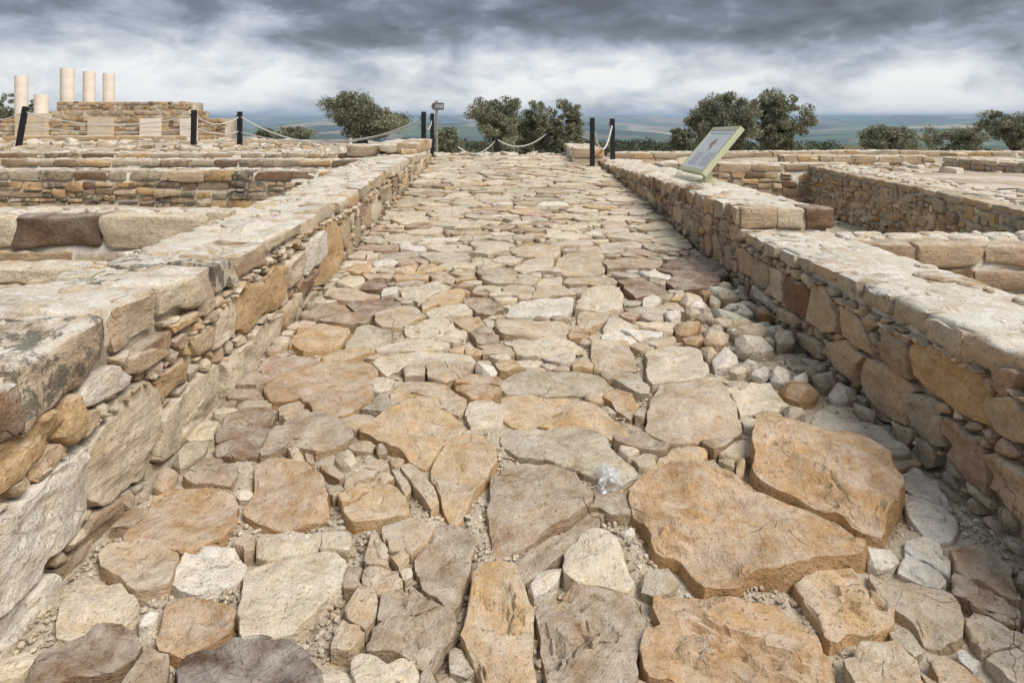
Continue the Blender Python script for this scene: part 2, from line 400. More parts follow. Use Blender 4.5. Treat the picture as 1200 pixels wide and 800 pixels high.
def block(dims, px, edge=.03, amp=.012, skew=.1, seed=0.):
    """irregular squared block, centred on 0, dims = full size"""
    k = int(np.clip(px/9, 3, 16)); P, F = cube_grid(k)
    h = np.asarray(dims)/2; e = min(edge, h.min()*.8)
    p = P*h; q = np.clip(p, -(h-e), h-e); d = p-q
    d = d/(np.linalg.norm(d, axis=1)[:, None]+1e-9); v = q+e*d
    rs = np.random.default_rng(int(seed*1000) % 2**31)
    o = rs.uniform(-1, 1, (2, 2, 2, 3))*skew*h
    t = (P+1)/2; acc = 0
    for a in (0, 1):
        for b in (0, 1):
            for c in (0, 1):
                wgt = (t[:, 0] if a else 1-t[:, 0])*(t[:, 1] if b else 1-t[:, 1])*(t[:, 2] if c else 1-t[:, 2])
                acc = acc + wgt[:, None]*o[a, b, c]
    v = v+acc
    s = float(np.prod(dims))**(1/3)
    v = v + d*(amp*fbm(v+seed*7.3, 2./s, 4, .55))[:, None]
    return v, F

# ------------------------------------------------------------------ raster packing of irregular stones
def inside(poly, X, Y):
    poly = np.asarray(poly); r = np.zeros(X.shape, bool); j = len(poly)-1
    for i in range(len(poly)):
        xi, yi = poly[i]; xj, yj = poly[j]
        if abs(yj-yi) > 1e-12:
            r ^= ((yi > Y) != (yj > Y)) & (X < (xj-xi)*(Y-yi)/(yj-yi)+xi)
        j = i
    return r
def simplify(P, tol):
    P = np.asarray(P); n = len(P)
    i0 = int(np.argmax(((P-P.mean(0))**2).sum(1))); P = np.roll(P, -i0, 0)
    j = int(np.argmax(((P-P[0])**2).sum(1)))
    def dp(a):
        if len(a) < 3: return [a[0]]
        v = a[-1]-a[0]; L = math.hypot(*v)+1e-9
        dd = np.abs(v[0]*(a[:, 1]-a[0, 1])-v[1]*(a[:, 0]-a[0, 0]))/L; k = int(np.argmax(dd))
        if dd[k] < tol: return [a[0]]
        return dp(a[:k+1])+dp(a[k:])
    return np.array(dp(P[:j+1])+dp(np.vstack([P[j:], P[:1]])))
class Pack:
    def __init__(s, u0, u1, v0, v1, h, region=None):
        s.h = h; s.u0 = u0; s.v0 = v0
        s.nu = int((u1-u0)/h); s.nv = int((v1-v0)/h)
        s.U, s.V = np.meshgrid(u0+(np.arange(s.nu)+.5)*h, v0+(np.arange(s.nv)+.5)*h, indexing='ij')
        s.L = np.full((s.nu, s.nv), -1, int)
        if region is not None: s.L[~region(s.U, s.V)] = -9
        s.seeds = []; s.warp = None
    def block_poly(s, poly, lab=-5):
        p = np.asarray(poly); a0 = max(0, int((p[:, 0].min()-s.u0)/s.h)-1); a1 = int((p[:, 0].max()-s.u0)/s.h)+2
        b0 = max(0, int((p[:, 1].min()-s.v0)/s.h)-1); b1 = int((p[:, 1].max()-s.v0)/s.h)+2
        if a1 <= 0 or b1 <= 0 or a0 >= s.nu or b0 >= s.nv: return
        m = inside(p, s.U[a0:a1, b0:b1], s.V[a0:a1, b0:b1]); s.L[a0:a1, b0:b1][m] = lab
    def lab(s, u, v):
        i = int((u-s.u0)/s.h); j = int((v-s.v0)/s.h)
        if 0 <= i < s.nu and 0 <= j < s.nv: return s.L[i, j]
        return -9
    def throw(s, tries, rad, au=1., av=1., sep=.86, clear=.75, where=None):
        """rad: function(u, v) -> radius"""
        cells = {}; cs = .3
        def key(u, v): return (int(u//cs), int(v//cs))
        for k, (u, v, r, a, b) in enumerate(s.seeds): cells.setdefault(key(u, v), []).append(k)
        free = np.argwhere(s.L == -1)
        if not len(free): return
        rng = np.random.default_rng(len(free)+len(s.seeds))
        for i, j in free[rng.integers(0, len(free), tries)]:
            u = s.u0+(i+rng.random())*s.h; v = s.v0+(j+rng.random())*s.h
            if where and not where(u, v): continue
            r = rad(u, v, rng)
            ok = True
            for t in range(8):
                if s.lab(u+math.cos(t*.785)*r*au*clear, v+math.sin(t*.785)*r*av*clear) in (-5, -9): ok = False; break
            if not ok: continue
            ku, kv = key(u, v)
            for a in range(ku-2, ku+3):
                for b in range(kv-2, kv+3):
                    for k in cells.get((a, b), ()):
                        q = s.seeds[k]
                        if math.hypot((u-q[0])/((au+q[3])/2), (v-q[1])/((av+q[4])/2)) < (r+q[2])*sep: ok = False; break
                    if not ok: break
                if not ok: break
            if ok:
                s.seeds.append((u, v, r, au, av)); cells.setdefault((ku, kv), []).append(len(s.seeds)-1)
    def grow(s, limit=1.45, warp=.3, wf=9.):
        q = np.c_[s.U.ravel(), s.V.ravel(), np.zeros(s.U.size)]
        wu = fbm(q+3.1, wf, 3).reshape(s.U.shape); wv = fbm(q+41.7, wf, 3).reshape(s.U.shape)
        best = np.full(s.L.shape, limit)
        for k, (u, v, r, au, av) in enumerate(s.seeds):
            i0 = max(0, int((u-limit*r*au*1.5-s.u0)/s.h)); i1 = int((u+limit*r*au*1.5-s.u0)/s.h)+1
            j0 = max(0, int((v-limit*r*av*1.5-s.v0)/s.h)); j1 = int((v+limit*r*av*1.5-s.v0)/s.h)+1
            sl = (slice(i0, i1), slice(j0, j1))
            # squarish metric gives flat sided stones
            du = (s.U[sl]-u)/au/r + warp*wu[sl]; dv = (s.V[sl]-v)/av/r + warp*wv[sl]
            d = (np.abs(du)**3.4+np.abs(dv)**3.4)**(1/3.4)
            m = (d < best[sl]) & ((s.L[sl] == -1) | (s.L[sl] >= 0))
            best[sl][m] = d[m]; s.L[sl][m] = k
    def outlines(s, gap, nang=26):
        out = []
        th = np.arange(nang)*2*np.pi/nang
        for k, (u, v, r, au, av) in enumerate(s.seeds):
            rr = np.arange(1, int(2.4*r*max(au, av)/s.h*1.3)+2)*s.h*.75
            uu = u+np.cos(th)[:, None]*rr; vv = v+np.sin(th)[:, None]*rr
            i = ((uu-s.u0)/s.h).astype(int); j = ((vv-s.v0)/s.h).astype(int)
            okk = (i >= 0) & (j >= 0) & (i < s.nu) & (j < s.nv)
            lab = np.where(okk, s.L[np.clip(i, 0, s.nu-1), np.clip(j, 0, s.nv-1)], -9)
            run = np.cumprod(lab == k, axis=1).sum(1)*s.h*.75
            run = np.maximum(run - gap*.5, .0)
            run = .76*run+.12*(np.roll(run, 1)+np.roll(run, -1))
            run = np.maximum(run, r*.18)
            P = np.c_[u+np.cos(th)*run, v+np.sin(th)*run]
            c, A = centroid(P)
            if A < (r*.5)**2: continue
            Q = simplify(P, .065*math.sqrt(A))
            if len(Q) >= 4: P = Q
            out.append((P, c, A, k))
        return out

def place_pieces(items, name, material, parent, limit=300, stuffname=None, shp=None):
    """items: (px, verts, faces, colour); the largest become objects, the rest one joined part"""
    items.sort(key=lambda t: -t[0])
    for px, v, f, c in items[:limit]:
        mesh_obj(name, v, f, material, parent, col=c, sharp=shp or (48 if px < 60 else 42))
    if len(items) > limit:
        a = Acc()
        for px, v, f, c in items[limit:]: a.add(v, f, c)
        a.build(stuffname or name+'_rest', material, parent, 'stuff', sharp=shp or 48)

# ------------------------------------------------------------------ ground of the site
def road_z(y): return SLOPE*(np.minimum(y, CREST)-Y0)-.055*np.maximum(0, y-CREST)
def far_z(x, y):
    k = sstep(-9, -3, x)
    z = (.80-.024*np.maximum(0, y-18.5))*(1-k)+(.77-.055*np.maximum(0, y-14.3))*k
    return z - .004*np.maximum(0, y-36)**2
def ground_z(x, y):
    z = far_z(x, y)
    def put(z, m, val): return z*(1-m)+val*m
    e = .14
    def rect(x0, x1, y0, y1): return sstep(x0-e, x0+e, x)*(1-sstep(x1-e, x1+e, x))*sstep(y0-e, y0+e, y)*(1-sstep(y1-e, y1+e, y))
    z = put(z, rect(-60, -2.0, -20, 8.9), .42)
    z = put(z, rect(-60, -2.0, 8.9, 12.4), .62+.02*(y-9))
    z = put(z, rect(2.4, 60, -20, 5.2), .27)
    z = put(z, rect(2.4, 5.3, 5.2, 11.9), .06)
    z = put(z, rect(5.3, 60, 5.2, 12.6), .55)
    z = put(z, rect(2.2, 60, 11.9, 15.6), .55)
    z = put(z, rect(2.2, 60, 15.9, 90), .25-.05*(y-16)-.004*np.maximum(0, y-36)**2)
    z = put(z, rect(-1.9, 2.2, -20, 14.6), road_z(y)-.16)
    return z
xs = np.r_[np.linspace(-60, -26, 40), np.arange(-25.8, 20, .2), np.linspace(20.2, 60, 60)]
ys = np.r_[np.arange(-4, 30, .2), np.linspace(30.2, 70, 70)]
GX, GY = np.meshgrid(xs, ys, indexing='ij')
gz = ground_z(GX, GY); q = np.c_[GX.ravel(), GY.ravel(), 0*GX.ravel()]
gz += (fbm(q, .9, 5, .55)*.035).reshape(gz.shape)
edge_d = np.maximum.reduce([np.abs(GX)-50, GY-60, -GY-2.])
gz -= 6*np.clip(edge_d/9, 0, 1)
nx, ny = gz.shape
idx = np.arange(nx*ny).reshape(nx, ny)
F = np.stack([idx[:-1, :-1], idx[1:, :-1], idx[1:, 1:], idx[:-1, 1:]], -1).reshape(-1, 4)
ground = tag(mesh_obj('ground', np.c_[GX.ravel(), GY.ravel(), gz.ravel()], F, MGROUND, origin=(0, 0, 0)), kind='structure')
def gz_at(x, y): return float(ground_z(np.array([float(x)]), np.array([float(y)]))[0])

# far country: one sheet out to the horizon
def terrain():
    m, (n, M_, ramp, mix) = mat('farmland')
    P = n('ShaderNodeNewGeometry').outputs['Position']
    sp = n('ShaderNodeSeparateXYZ', i_0=P)
    cv = n('ShaderNodeCombineXYZ', i_0=sp.outputs[0], i_1=sp.outputs[1], i_2=0.).outputs[0]
    wn = n('ShaderNodeTexNoise', i_Vector=cv, i_Scale=.0006, i_Detail=3.).outputs['Color']
    wp = n('ShaderNodeVectorMath', operation='MULTIPLY_ADD', i_0=wn, i_1=(900., 900., 0.), i_2=cv).outputs[0]
    vo = n('ShaderNodeTexVoronoi', i_Vector=wp, i_Scale=.0017)
    hs = n('ShaderNodeSeparateColor', i_0=vo.outputs['Color'])
    c = ramp(hs.outputs[0], [(0., (.045, .065, .03)), (.3, (.10, .15, .05)), (.45, (.13, .20, .06)), (.62, (.30, .23, .14)), (.8, (.40, .33, .23)), (1., (.07, .09, .04))], 'CONSTANT')
    dots = n('ShaderNodeTexVoronoi', i_Vector=cv, i_Scale=.10).outputs[0]
    big = n('ShaderNodeTexNoise', i_Vector=cv, i_Scale=.0012, i_Detail=6., i_Roughness=.6).outputs[0]
    grove = M_('MULTIPLY', ramp(big, [(.46, 0.), (.5, 1.)]), ramp(dots, [(.35, 1.), (.45, .35)]))
    c = mix(grove, c, (.030, .042, .022))
    near = n('ShaderNodeVectorMath', operation='LENGTH', i_0=cv).outputs['Value']
    gr = mix(n('ShaderNodeTexNoise', i_Vector=cv, i_Scale=.2, i_Detail=6.).outputs[0], (.06, .075, .03), (.22, .18, .10))
    c = mix(ramp(M_('DIVIDE', near, 1200.), [(.3, 0.), (.8, 1.)]), gr, c)
    b = n('ShaderNodeBsdfPrincipled', i_Base_Color=c, i_Roughness=.95); b.inputs['Specular IOR Level'].default_value = .1
    n('ShaderNodeOutputMaterial', i_0=b.outputs[0])
    na = 540; rr = np.r_[0, np.geomspace(8, 42000, 190)]
    th = np.arange(na)*2*np.pi/na
    X = (rr[:, None]*np.cos(th)).ravel(); Y = (rr[:, None]*np.sin(th)).ravel(); r = np.repeat(rr, na)
    z = -4.5 - 7*sstep(40, 170, r) - 150*sstep(260, 2600, r)
    q = np.c_[X, Y, 0*X]
    z += sstep(250, 2500, r)*fbm(q, 1/1900., 5, .5)*48
    z += sstep(2600, 7000, r)*(np.abs(fbm(q+900, 1/3600., 5, .5)))*190
    z += sstep(9000, 22000, r)*(35+fbm(q, 1/9000., 5, .5)*95)
    z += sstep(18000, 34000, r)*(70+np.abs(fbm(q+5e4, 1/9000., 4, .5))*150)
    z = np.where(z > 0, 60*(1-np.exp(-z/60)), z)
    idx = np.arange(len(rr)*na).reshape(len(rr), na); nxt = np.roll(idx, -1, 1)
    F = np.stack([idx[:-1], idx[1:], nxt[1:], nxt[:-1]], -1).reshape(-1, 4)
    F = F[na:]
    return tag(mesh_obj('terrain', np.c_[X, Y, z], F, m, origin=(0, 0, 0)), kind='structure')
terrain()

# ------------------------------------------------------------------ the road
ROADX = [(0, -1.56), (19, -1.62)]
def road_left(y): return lerp1(ROADX, y)
def road_right(y): return lerp1([(0, 1.88), (9, 1.86), (13, 1.64), (13.3, 1.2), (19, 1.2)], y)
def Sroad(a):   # (x, y, n)
    z = road_z(a[:, 1])
    return np.c_[a[:, 0], a[:, 1]-SLOPE*a[:, 2], z+a[:, 2]]
road = tag(D0.objects.new('road', D0.meshes.new('road')), kind='structure'); COL.objects.link(road)
# outlines read off the photograph, as (tile origin x, y, scale) then one string per stone: colour, flags, points
def T(ox, oy, s, rows):
    out = []
    for r in rows.strip().split('\n'):
        h, *p = r.split(); p = np.array([float(t) for t in p]).reshape(-1, 2)/s+[ox, oy]
        out.append((h, p))
    return out
HERO = []
HERO += T(0, 600, 4, '''t 455 215 500 160 620 128 750 135 800 165 828 215 815 300 790 345 650 390 600 360 560 310 490 280
w 880 160 960 150 1100 150 1150 200 1145 270 1100 315 1000 350 920 372 830 345 805 300 840 220
c 300 360 360 305 450 295 540 310 600 360 645 400 645 460 600 530 480 530 390 565 300 575 240 545 270 470
o 800 390 900 385 1010 420 1100 435 1085 540 1000 600 850 665 720 615 730 540 770 450
b 150 690 200 640 330 590 420 560 540 515 610 545 665 605 600 700 560 740 420 785 300 800 200 850 150 830
g 580 750 640 680 690 615 780 650 790 740 760 830 560 850
d 830 720 900 650 1010 615 1200 565 1360 580 1440 660 1500 760 1500 880 1200 920 820 880
o 565 110 610 60 700 0 720 -60 800 -125 1000 -120 1110 -90 1080 60 1060 120 850 165 700 135
wc 640 500 700 450 755 450 730 500 650 545''')
HERO += T(300, 600, 4, '''c 0 130 60 80 160 70 310 75 300 170 180 190 40 215 0 180
c 318 75 400 78 450 100 440 180 415 190 360 170 305 170
c -60 330 -40 240 120 205 330 170 400 185 425 230 390 330 330 430 240 520 180 580 60 575 -80 560
t 550 60 575 90 610 170 625 210 600 225 640 250 690 320 670 360 580 375 490 335 510 200
t 575 60 720 20 840 25 830 90 760 150 720 190 690 130 610 130
g 850 30 1000 50 1030 100 1010 230 985 330 945 460 860 425 760 350 755 240 730 200 790 120
t 610 130 690 125 712 160 690 185 625 190
t 630 215 690 180 720 205 670 260
t 480 345 570 380 560 480 520 560 440 655 350 655 365 580 410 480
g 585 385 740 355 850 420 940 470 930 560 870 640 840 720 760 700 700 660 480 650 540 590 570 480
yl 1020 280 1110 250 1200 270 1240 330 1290 470 1310 700 1320 850 1100 880 1040 760 970 600 975 510 1000 400
c 460 665 560 665 600 720 700 770 690 840 480 840 450 720
c 580 690 720 665 760 710 770 790 700 800 640 740
c 300 760 370 720 440 730 480 800 470 860 300 860
k 900 610 960 605 1025 730 980 770 910 740
c 670 260 720 235 740 280 700 310''')
HERO += T(600, 600, 4, '''c 250 180 300 110 370 75 460 85 500 130 530 220 570 300 550 360 460 350 260 315 245 260
gl 130 470 170 390 290 320 460 355 540 370 590 420 635 540 600 640 580 740 560 850 160 860 130 650
yl 700 390 780 372 1000 385 1200 390 1330 420 1420 560 1540 780 1500 850 760 800 640 760 590 700 630 560 690 530 665 460
kc 600 300 680 250 740 265 800 320 760 370 660 410 600 380
wc 500 85 570 55 580 95 530 110
wc 60 360 120 290 190 240 250 250 200 330 120 400 70 410''')
HERO += T(0, 0, 1, '''ylp 733 568 770 552 810 548 850 560 900 580 950 600 985 618 1006 642 1000 655 950 668 905 680 880 672 850 690 820 690 795 668 765 650 750 610
ylq 880 540 882 510 905 498 940 505 975 515 1015 530 1048 548 1055 590 1048 625 1035 640 1000 625 975 608 940 590 905 575 880 565
g 572 560 600 545 650 545 690 572 696 585 680 600 640 620 600 638 578 650 575 610
g 605 648 650 622 700 592 708 600 690 625 655 650 630 668 600 680 582 665
o 283 600 300 570 295 548 315 537 360 543 378 560 388 590 385 605 345 612 310 613
w 1057 552 1075 543 1095 560 1115 590 1125 620 1110 632 1085 622 1062 605''')
HERO += T(900, 600, 4, '''w 650 105 720 115 810 150 850 240 840 320 800 355 720 320 600 270 640 210
wc 440 185 570 165 620 220 570 270 460 260
yl 105 330 180 290 290 260 410 260 470 330 560 430 605 500 540 550 470 580 380 540 330 620 270 600 240 480 180 430
t 460 265 560 300 700 330 870 380 905 440 900 580 860 630 740 610 690 520 620 470 520 380
g 855 190 930 160 1010 145 1080 200 1140 290 1180 400 1190 540 1100 520 960 450 860 360 865 260
c 930 470 980 465 1100 530 1240 600 1300 720 1300 850 1130 800 1010 660 950 580 915 530
o 770 700 810 665 900 710 1000 780 1060 850 800 850
w 880 650 910 625 1000 690 960 735 900 690
k 560 550 610 535 730 630 690 665 610 600
t 350 690 450 620 600 620 700 720 720 860 430 860''')
HERO += T(0, 400, 4, '''b 1010 440 1050 340 1150 310 1200 305 1260 300 1290 340 1290 390 1230 520 1100 535 1000 520
g 850 640 900 580 1000 570 1110 575 1120 610 1080 680 950 670
tc 710 680 770 560 850 610 800 690 760 712
kc 800 560 870 480 930 470 990 460 960 520 840 600''')
HERO += T(300, 400, 4, '''r 25 130 100 55 230 55 310 80 260 110 60 160
y 310 75 400 45 540 30 560 60 430 85 320 97
o 30 200 150 140 300 100 500 85 565 130 550 185 350 210 200 260 80 280 45 250
o 215 260 350 210 500 190 545 215 545 290 400 350 330 355 270 330
t 105 300 200 260 270 340 150 360 110 340
g 10 530 80 420 160 365 270 345 350 350 450 410 475 450 420 480 330 510 270 530 200 500 140 490 60 545
y 470 410 560 360 640 305 790 320 900 340 980 400 960 440 890 480 800 580 720 545 640 500 540 450
y 805 610 900 480 1000 450 1060 450 1130 540 1100 610 1030 690 970 820 900 830 860 730
t 405 680 430 620 590 535 630 580 500 640 420 680
y 380 720 420 690 620 605 680 690 730 800 600 830 440 860
t 615 535 680 525 700 550 650 580
t 630 590 670 590 735 680 700 715
t 670 580 730 570 830 680 860 760 820 800 770 720
c 540 95 590 65 780 50 940 45 1000 50 1040 100 960 95 800 100 690 110 620 160 570 115
t 690 120 790 100 795 165 700 165
t 800 105 960 95 1030 110 980 160 880 195 800 165
t 630 230 660 185 780 175 880 190 990 270 960 350 890 325 895 260 700 225
y 620 260 650 225 720 230 890 260 880 325 790 305 680 300
o 935 190 980 160 1140 165 1155 220 1100 275 1000 265 935 225
c 980 340 1000 280 1130 275 1160 310 1155 380 1080 400 1010 420
c 560 35 640 0 800 -10 910 10 880 45 700 55 580 55
y 895 40 960 10 1080 40 1050 60 920 48
cc 375 520 440 505 490 560 430 595 370 560
t 145 495 190 490 240 570 180 575
r 225 515 265 520 275 565 240 560
gc 555 480 590 465 630 520 570 530
r 290 590 420 625 400 660 340 630
wc 1020 110 1100 100 1140 140 1120 170 1030 155''')
HERO += T(600, 400, 4, '''k -50 160 0 135 160 128 400 140 485 205 470 225 330 235 0 238 -60 220
y -60 320 -50 250 0 245 310 240 400 290 480 350 570 430 550 450 440 420 380 385 150 388 0 385
k -60 440 0 390 150 395 380 395 440 430 500 510 580 560 585 620 530 660 400 640 280 590 190 575 130 550 80 560 0 520
t 630 340 650 270 690 215 800 190 960 180 1040 290 1075 370 1075 430 960 450 850 470 740 470 630 420
c 620 60 760 15 880 30 900 80 920 150 800 185 680 205 630 180
t 370 0 540 0 570 60 580 140 440 135 385 125
c 0 20 0 -10 280 0 335 30 230 65 160 75 20 60
c 0 75 150 80 120 110 40 115
o 420 260 480 220 560 235 590 290 560 355 490 310
k 470 170 600 180 650 215 640 250 560 230
wc 930 90 1000 25 1060 50 1070 90 1000 140 940 130
tc 875 35 940 20 970 55 920 85
y 680 530 790 480 910 485 920 520 850 560 800 570 770 600 680 605
yc 1050 560 1085 515 1105 560 1080 635 1050 640''')
HERO += T(900, 400, 4, '''l 210 380 240 310 300 305 360 350 450 355 560 430 640 490 670 520 600 540 440 490 300 460 220 430
wc 0 150 70 112 120 160 80 195 10 190
wc 280 240 340 205 420 210 430 260 340 290 290 270
oc 30 220 110 195 210 200 270 260 200 290 80 295
kc 200 170 270 145 340 160 330 210 250 225
kc 60 310 130 295 200 320 170 370 90 380
kc 390 300 440 290 520 340 500 370 430 340
k 80 70 230 65 280 120 160 125 90 100
wc 110 160 160 140 200 160 180 200 120 210''')
HERO += T(300, 260, 4, '''y 155 560 200 490 300 480 430 490 440 510 400 560 350 600 220 605
k 415 580 470 485 540 480 630 495 640 545 560 590
c 690 490 760 460 880 445 960 490 990 520 970 550 860 535 710 530
b 425 375 520 350 640 345 680 380 670 405 540 425 490 430
g 215 450 290 380 370 375 420 410 460 430 540 440 530 480 400 480 300 465
t 310 345 350 300 480 305 580 330 570 345 440 370
t 550 440 590 415 700 395 760 410 800 440 700 480 590 490
c 790 410 940 380 1000 390 1020 420 900 440 820 440
y 920 455 1040 430 1090 490 1000 500
c 680 330 690 290 840 275 920 290 900 310 780 350 700 355
y 800 360 880 325 980 320 960 365 880 385
y 770 380 830 360 850 385 780 410
y 635 215 700 200 830 190 890 215 840 230 700 240
y 630 260 700 245 820 240 800 270 660 275
r 650 175 720 165 810 165 800 190 690 195
w 670 105 700 98 800 120 790 135 680 130
w 750 75 900 60 990 55 930 85 790 90
c 365 285 420 245 500 250 510 280 450 300
c 1000 150 1180 110 1190 130 1090 160
g 965 370 1000 345 1110 355 1160 400 1100 435 1040 420
g 1000 510 1090 495 1140 540 1140 570 1040 575
c 595 50 650 45 740 55 730 75 600 75
b 490 300 520 270 590 260 620 290 560 315
w 585 320 610 305 665 310 660 340 590 340
t 830 270 900 240 955 250 920 285
r 1010 330 1080 310 1130 330 1060 345
y 420 220 460 190 540 190 545 215 500 235
c 985 200 1050 180 1160 205 1080 220''')
HERO += T(580, 260, 3.75, '''w 40 410 90 340 230 330 350 325 335 385 300 405 90 415
c 355 390 380 330 420 290 540 275 565 330 555 380 480 395
b 530 255 640 245 750 295 770 320 690 325 620 340
b 700 205 760 165 850 150 960 170 1030 235 1000 270 900 300 800 300 750 265 790 230
t 260 180 300 130 410 120 480 130 470 180 490 215 420 235 310 235
c 80 200 130 160 250 145 260 170 240 205 130 220
t 0 420 170 415 300 430 330 450 310 500 120 505 20 490
t 360 440 370 395 450 390 510 395 470 440 400 460
c 470 470 510 410 600 440 640 455 480 480
w 465 500 510 475 640 462 740 470 730 495 600 520 480 520
c 30 535 120 515 290 508 365 545 280 580 180 585
t 600 540 660 520 790 500 800 520 650 570
oc 780 460 840 440 920 445 890 490 800 500
o 320 470 370 440 440 465 400 505 320 500
k 640 100 720 85 840 85 870 110 790 130 680 125
g 470 175 560 150 740 165 720 200 600 210 500 210
w 630 220 700 200 790 225 770 245 680 245
r 540 405 600 385 640 400 600 430
wc 640 350 690 330 745 350 700 370 650 370
wc 740 400 790 380 830 400 800 430 745 430
oc 820 510 880 495 940 515 900 545 830 530
cc 890 560 950 545 985 570 940 600
yc 770 345 810 305 860 310 830 345
cc 800 350 870 310 930 330 890 360 830 370
cc 940 320 1000 350 985 365 945 355
tc 920 430 1000 420 1080 450 1000 460
kc 910 480 960 450 1010 465 1000 500 920 500
c 190 250 240 230 300 235 290 280 180 290''')

RUB = np.array([on_road(*p)[:2] for p in [(775, 385), (795, 345), (870, 332), (925, 370), (1000, 440), (1040, 500), (955, 480), (870, 452), (800, 430)]])
pk = Pack(-1.75, 2.05, 1.15, 18.6, .0125, lambda U, V: (U > road_left(V)+.02) & (U < road_right(V)-.02))
paving = []; cobbles = []; dropped = []
for k, (h, p) in enumerate(HERO):
    uv = np.array([on_road(*q)[:2] for q in p])
    c, A = centroid(uv)
    grow = 1.0 if 'c' in h[1:] else .965 if 'q' in h[1:] else 1.012
    uv = c+(uv-c)*grow
    pk.block_poly(uv)
    px = pxsize([c[0], c[1], .1], math.sqrt(A)); s = math.sqrt(A)
    lich = .0
    if h[0] in 'kl': lich = .25
    if 'c' in h[1:]:
        v, f = rock(Sroad, uv, .32*s, .1, k*1.7, .025*s, -.01)
        cobbles.append((px, v, f, tone(h[0], .12)))
    else:
        tl = (random.uniform(-.04, .04), random.uniform(-.05, .05))
        proud = .035 if 'p' in h[1:] else .075 if 'q' in h[1:] else 0.
        tp_ = random.uniform(-.012, .012)+proud; cl_ = tone('z' if h[0] == 'y' and 'l' in h[1:] and s > .33 else h[0], lich)
        for uv in (crack(uv, k) if s > .13 and not proud and random.random() < .27 else [uv]):
            v, f = stone(Sroad, uv, px, top=tp_, edge=random.uniform(.003, .008)*min(1, s/.16+.3), depth=.13+proud,
                         amp=min(.008, .025*s), tilt=tl, dome=.0, ledge=.030 if 'l' in h[1:] else (.013 if s > .16 else .005), jit=.042, seed=k*1.7, facets=1, fslope=(.02, .14))
            paving.append((px, v, f, cl_))
# packed stones in the rest of the road
inrub = lambda u, v: bool(inside(RUB, np.array([u]), np.array([v]))[0])
pk.throw(1500, lambda u, v, r: r.uniform(.055, .085), 1.15, .9, .84, .6, inrub)
pk.throw(2500, lambda u, v, r: r.uniform(.028, .045), 1.15, .9, .84, .6, inrub)
nrub = len(pk.seeds)
notrub = lambda u, v: not inrub(u, v)
pk.throw(5000, lambda u, v, r: r.uniform(.14, .205), 1.3, .85, .9, .8, notrub)
pk.throw(6000, lambda u, v, r: r.uniform(.085, .13), 1.35, .8, .88, .75, notrub)
pk.throw(9000, lambda u, v, r: r.uniform(.05, .08), 1.25, .85, .86, .7, notrub)
pk.throw(7000, lambda u, v, r: r.uniform(.026, .045), 1.15, .9, .86, .6, lambda u, v: v < 8 and notrub(u, v))
pk.grow(2.0, .17, 7.)
for P, c, A, k in pk.outlines(.004):
    s = math.sqrt(A); px = pxsize([c[0], c[1], .3], s)
    small = s < .10
    if k < nrub or (small and c[1] < 7 and random.random() < .55):
        if k >= nrub and c[1] < 5 and random.random() < (.85 if c[0] > 1.3 else .55): dropped.append(k); continue
        v, f = rock(Sroad, P, (.34 if k < nrub else .2)*s, .1, k*.77, .022*s, random.uniform(-.02, .02) if k < nrub else random.uniform(-.035, -.015))
        cobbles.append((px, v, f, pick('wwwcccktgo' if k < nrub else 'ccktgtk', random.choice([0, 0, .2, .5]))))
    else:
        tp_ = random.uniform(-.016, .014); tl = (random.uniform(-.05, .05), random.uniform(-.08, .05)); cl_ = pick('cccttyclckkrgwtcl' if c[1] > 4 else 'ttgcokgt', random.choice([0, 0, 0, .15]))
        for Pq in (crack(P, k) if s > .17 and c[1] < 9 and random.random() < .35 else [P]):
            v, f = stone(Sroad, Pq, px, top=tp_, edge=random.uniform(.005, .010), depth=.12, amp=min(.008, .03*s), tilt=tl, dome=.0, ledge=.008 if s > .15 else .003, jit=.03, seed=k*.77, facets=1, fslope=(.02, .16))
            paving.append((px, v, f, cl_))
gm = (pk.L == -1).astype(float); gm[np.isin(pk.L, dropped)] = 1.
def boxblur(a, r):
    for ax in (0, 1):
        p = np.concatenate([np.repeat(a.take([0], ax), r+1, ax), a, np.repeat(a.take([-1], ax), r, ax)], ax).cumsum(ax)
        n_ = a.shape[ax]; a = (p.take(range(2*r+1, 2*r+1+n_), ax)-p.take(range(n_), ax))/(2*r+1)
    return a
fill = sstep(.30, .75, boxblur(boxblur(gm, 3), 2))
def bed_n(x, y):
    i = np.clip(((x-pk.u0)/pk.h).astype(int), 0, pk.nu-1); j = np.clip(((y-pk.v0)/pk.h).astype(int), 0, pk.nv-1)
    return -.050-.034*sstep(3.2, 6., y)+(.030+.020*sstep(3.2, 6., y))*fill[i, j]
hx = .03
xs = np.arange(-1.9, 2.2, hx); ys = np.arange(.4, 19.2, hx)
GX, GY = np.meshgrid(xs, ys, indexing='ij'); q = np.c_[GX.ravel(), GY.ravel(), 0*GX.ravel()]
gz = road_z(q[:, 1]) + bed_n(q[:, 0], q[:, 1]) + fbm(q, 2.3, 5, .55)*.010 + fbm(q, 24, 2)*.004
nx, ny = GX.shape; idx = np.arange(nx*ny).reshape(nx, ny)
F = np.stack([idx[:-1, :-1], idx[1:, :-1], idx[1:, 1:], idx[:-1, 1:]], -1).reshape(-1, 4)
tmp = mesh_obj('road_bed', np.c_[q[:, 0], q[:, 1], gz], F, MBED, origin=(0, 0, 0)); road.data = tmp.data; D0.objects.remove(tmp); road.data.name = 'road'
place_pieces(paving, 'paving_stone', MSTONE, road, 300, 'far_paving')
place_pieces(cobbles, 'cobble', MSTONE, road, 300, 'small_cobbles', shp=24)
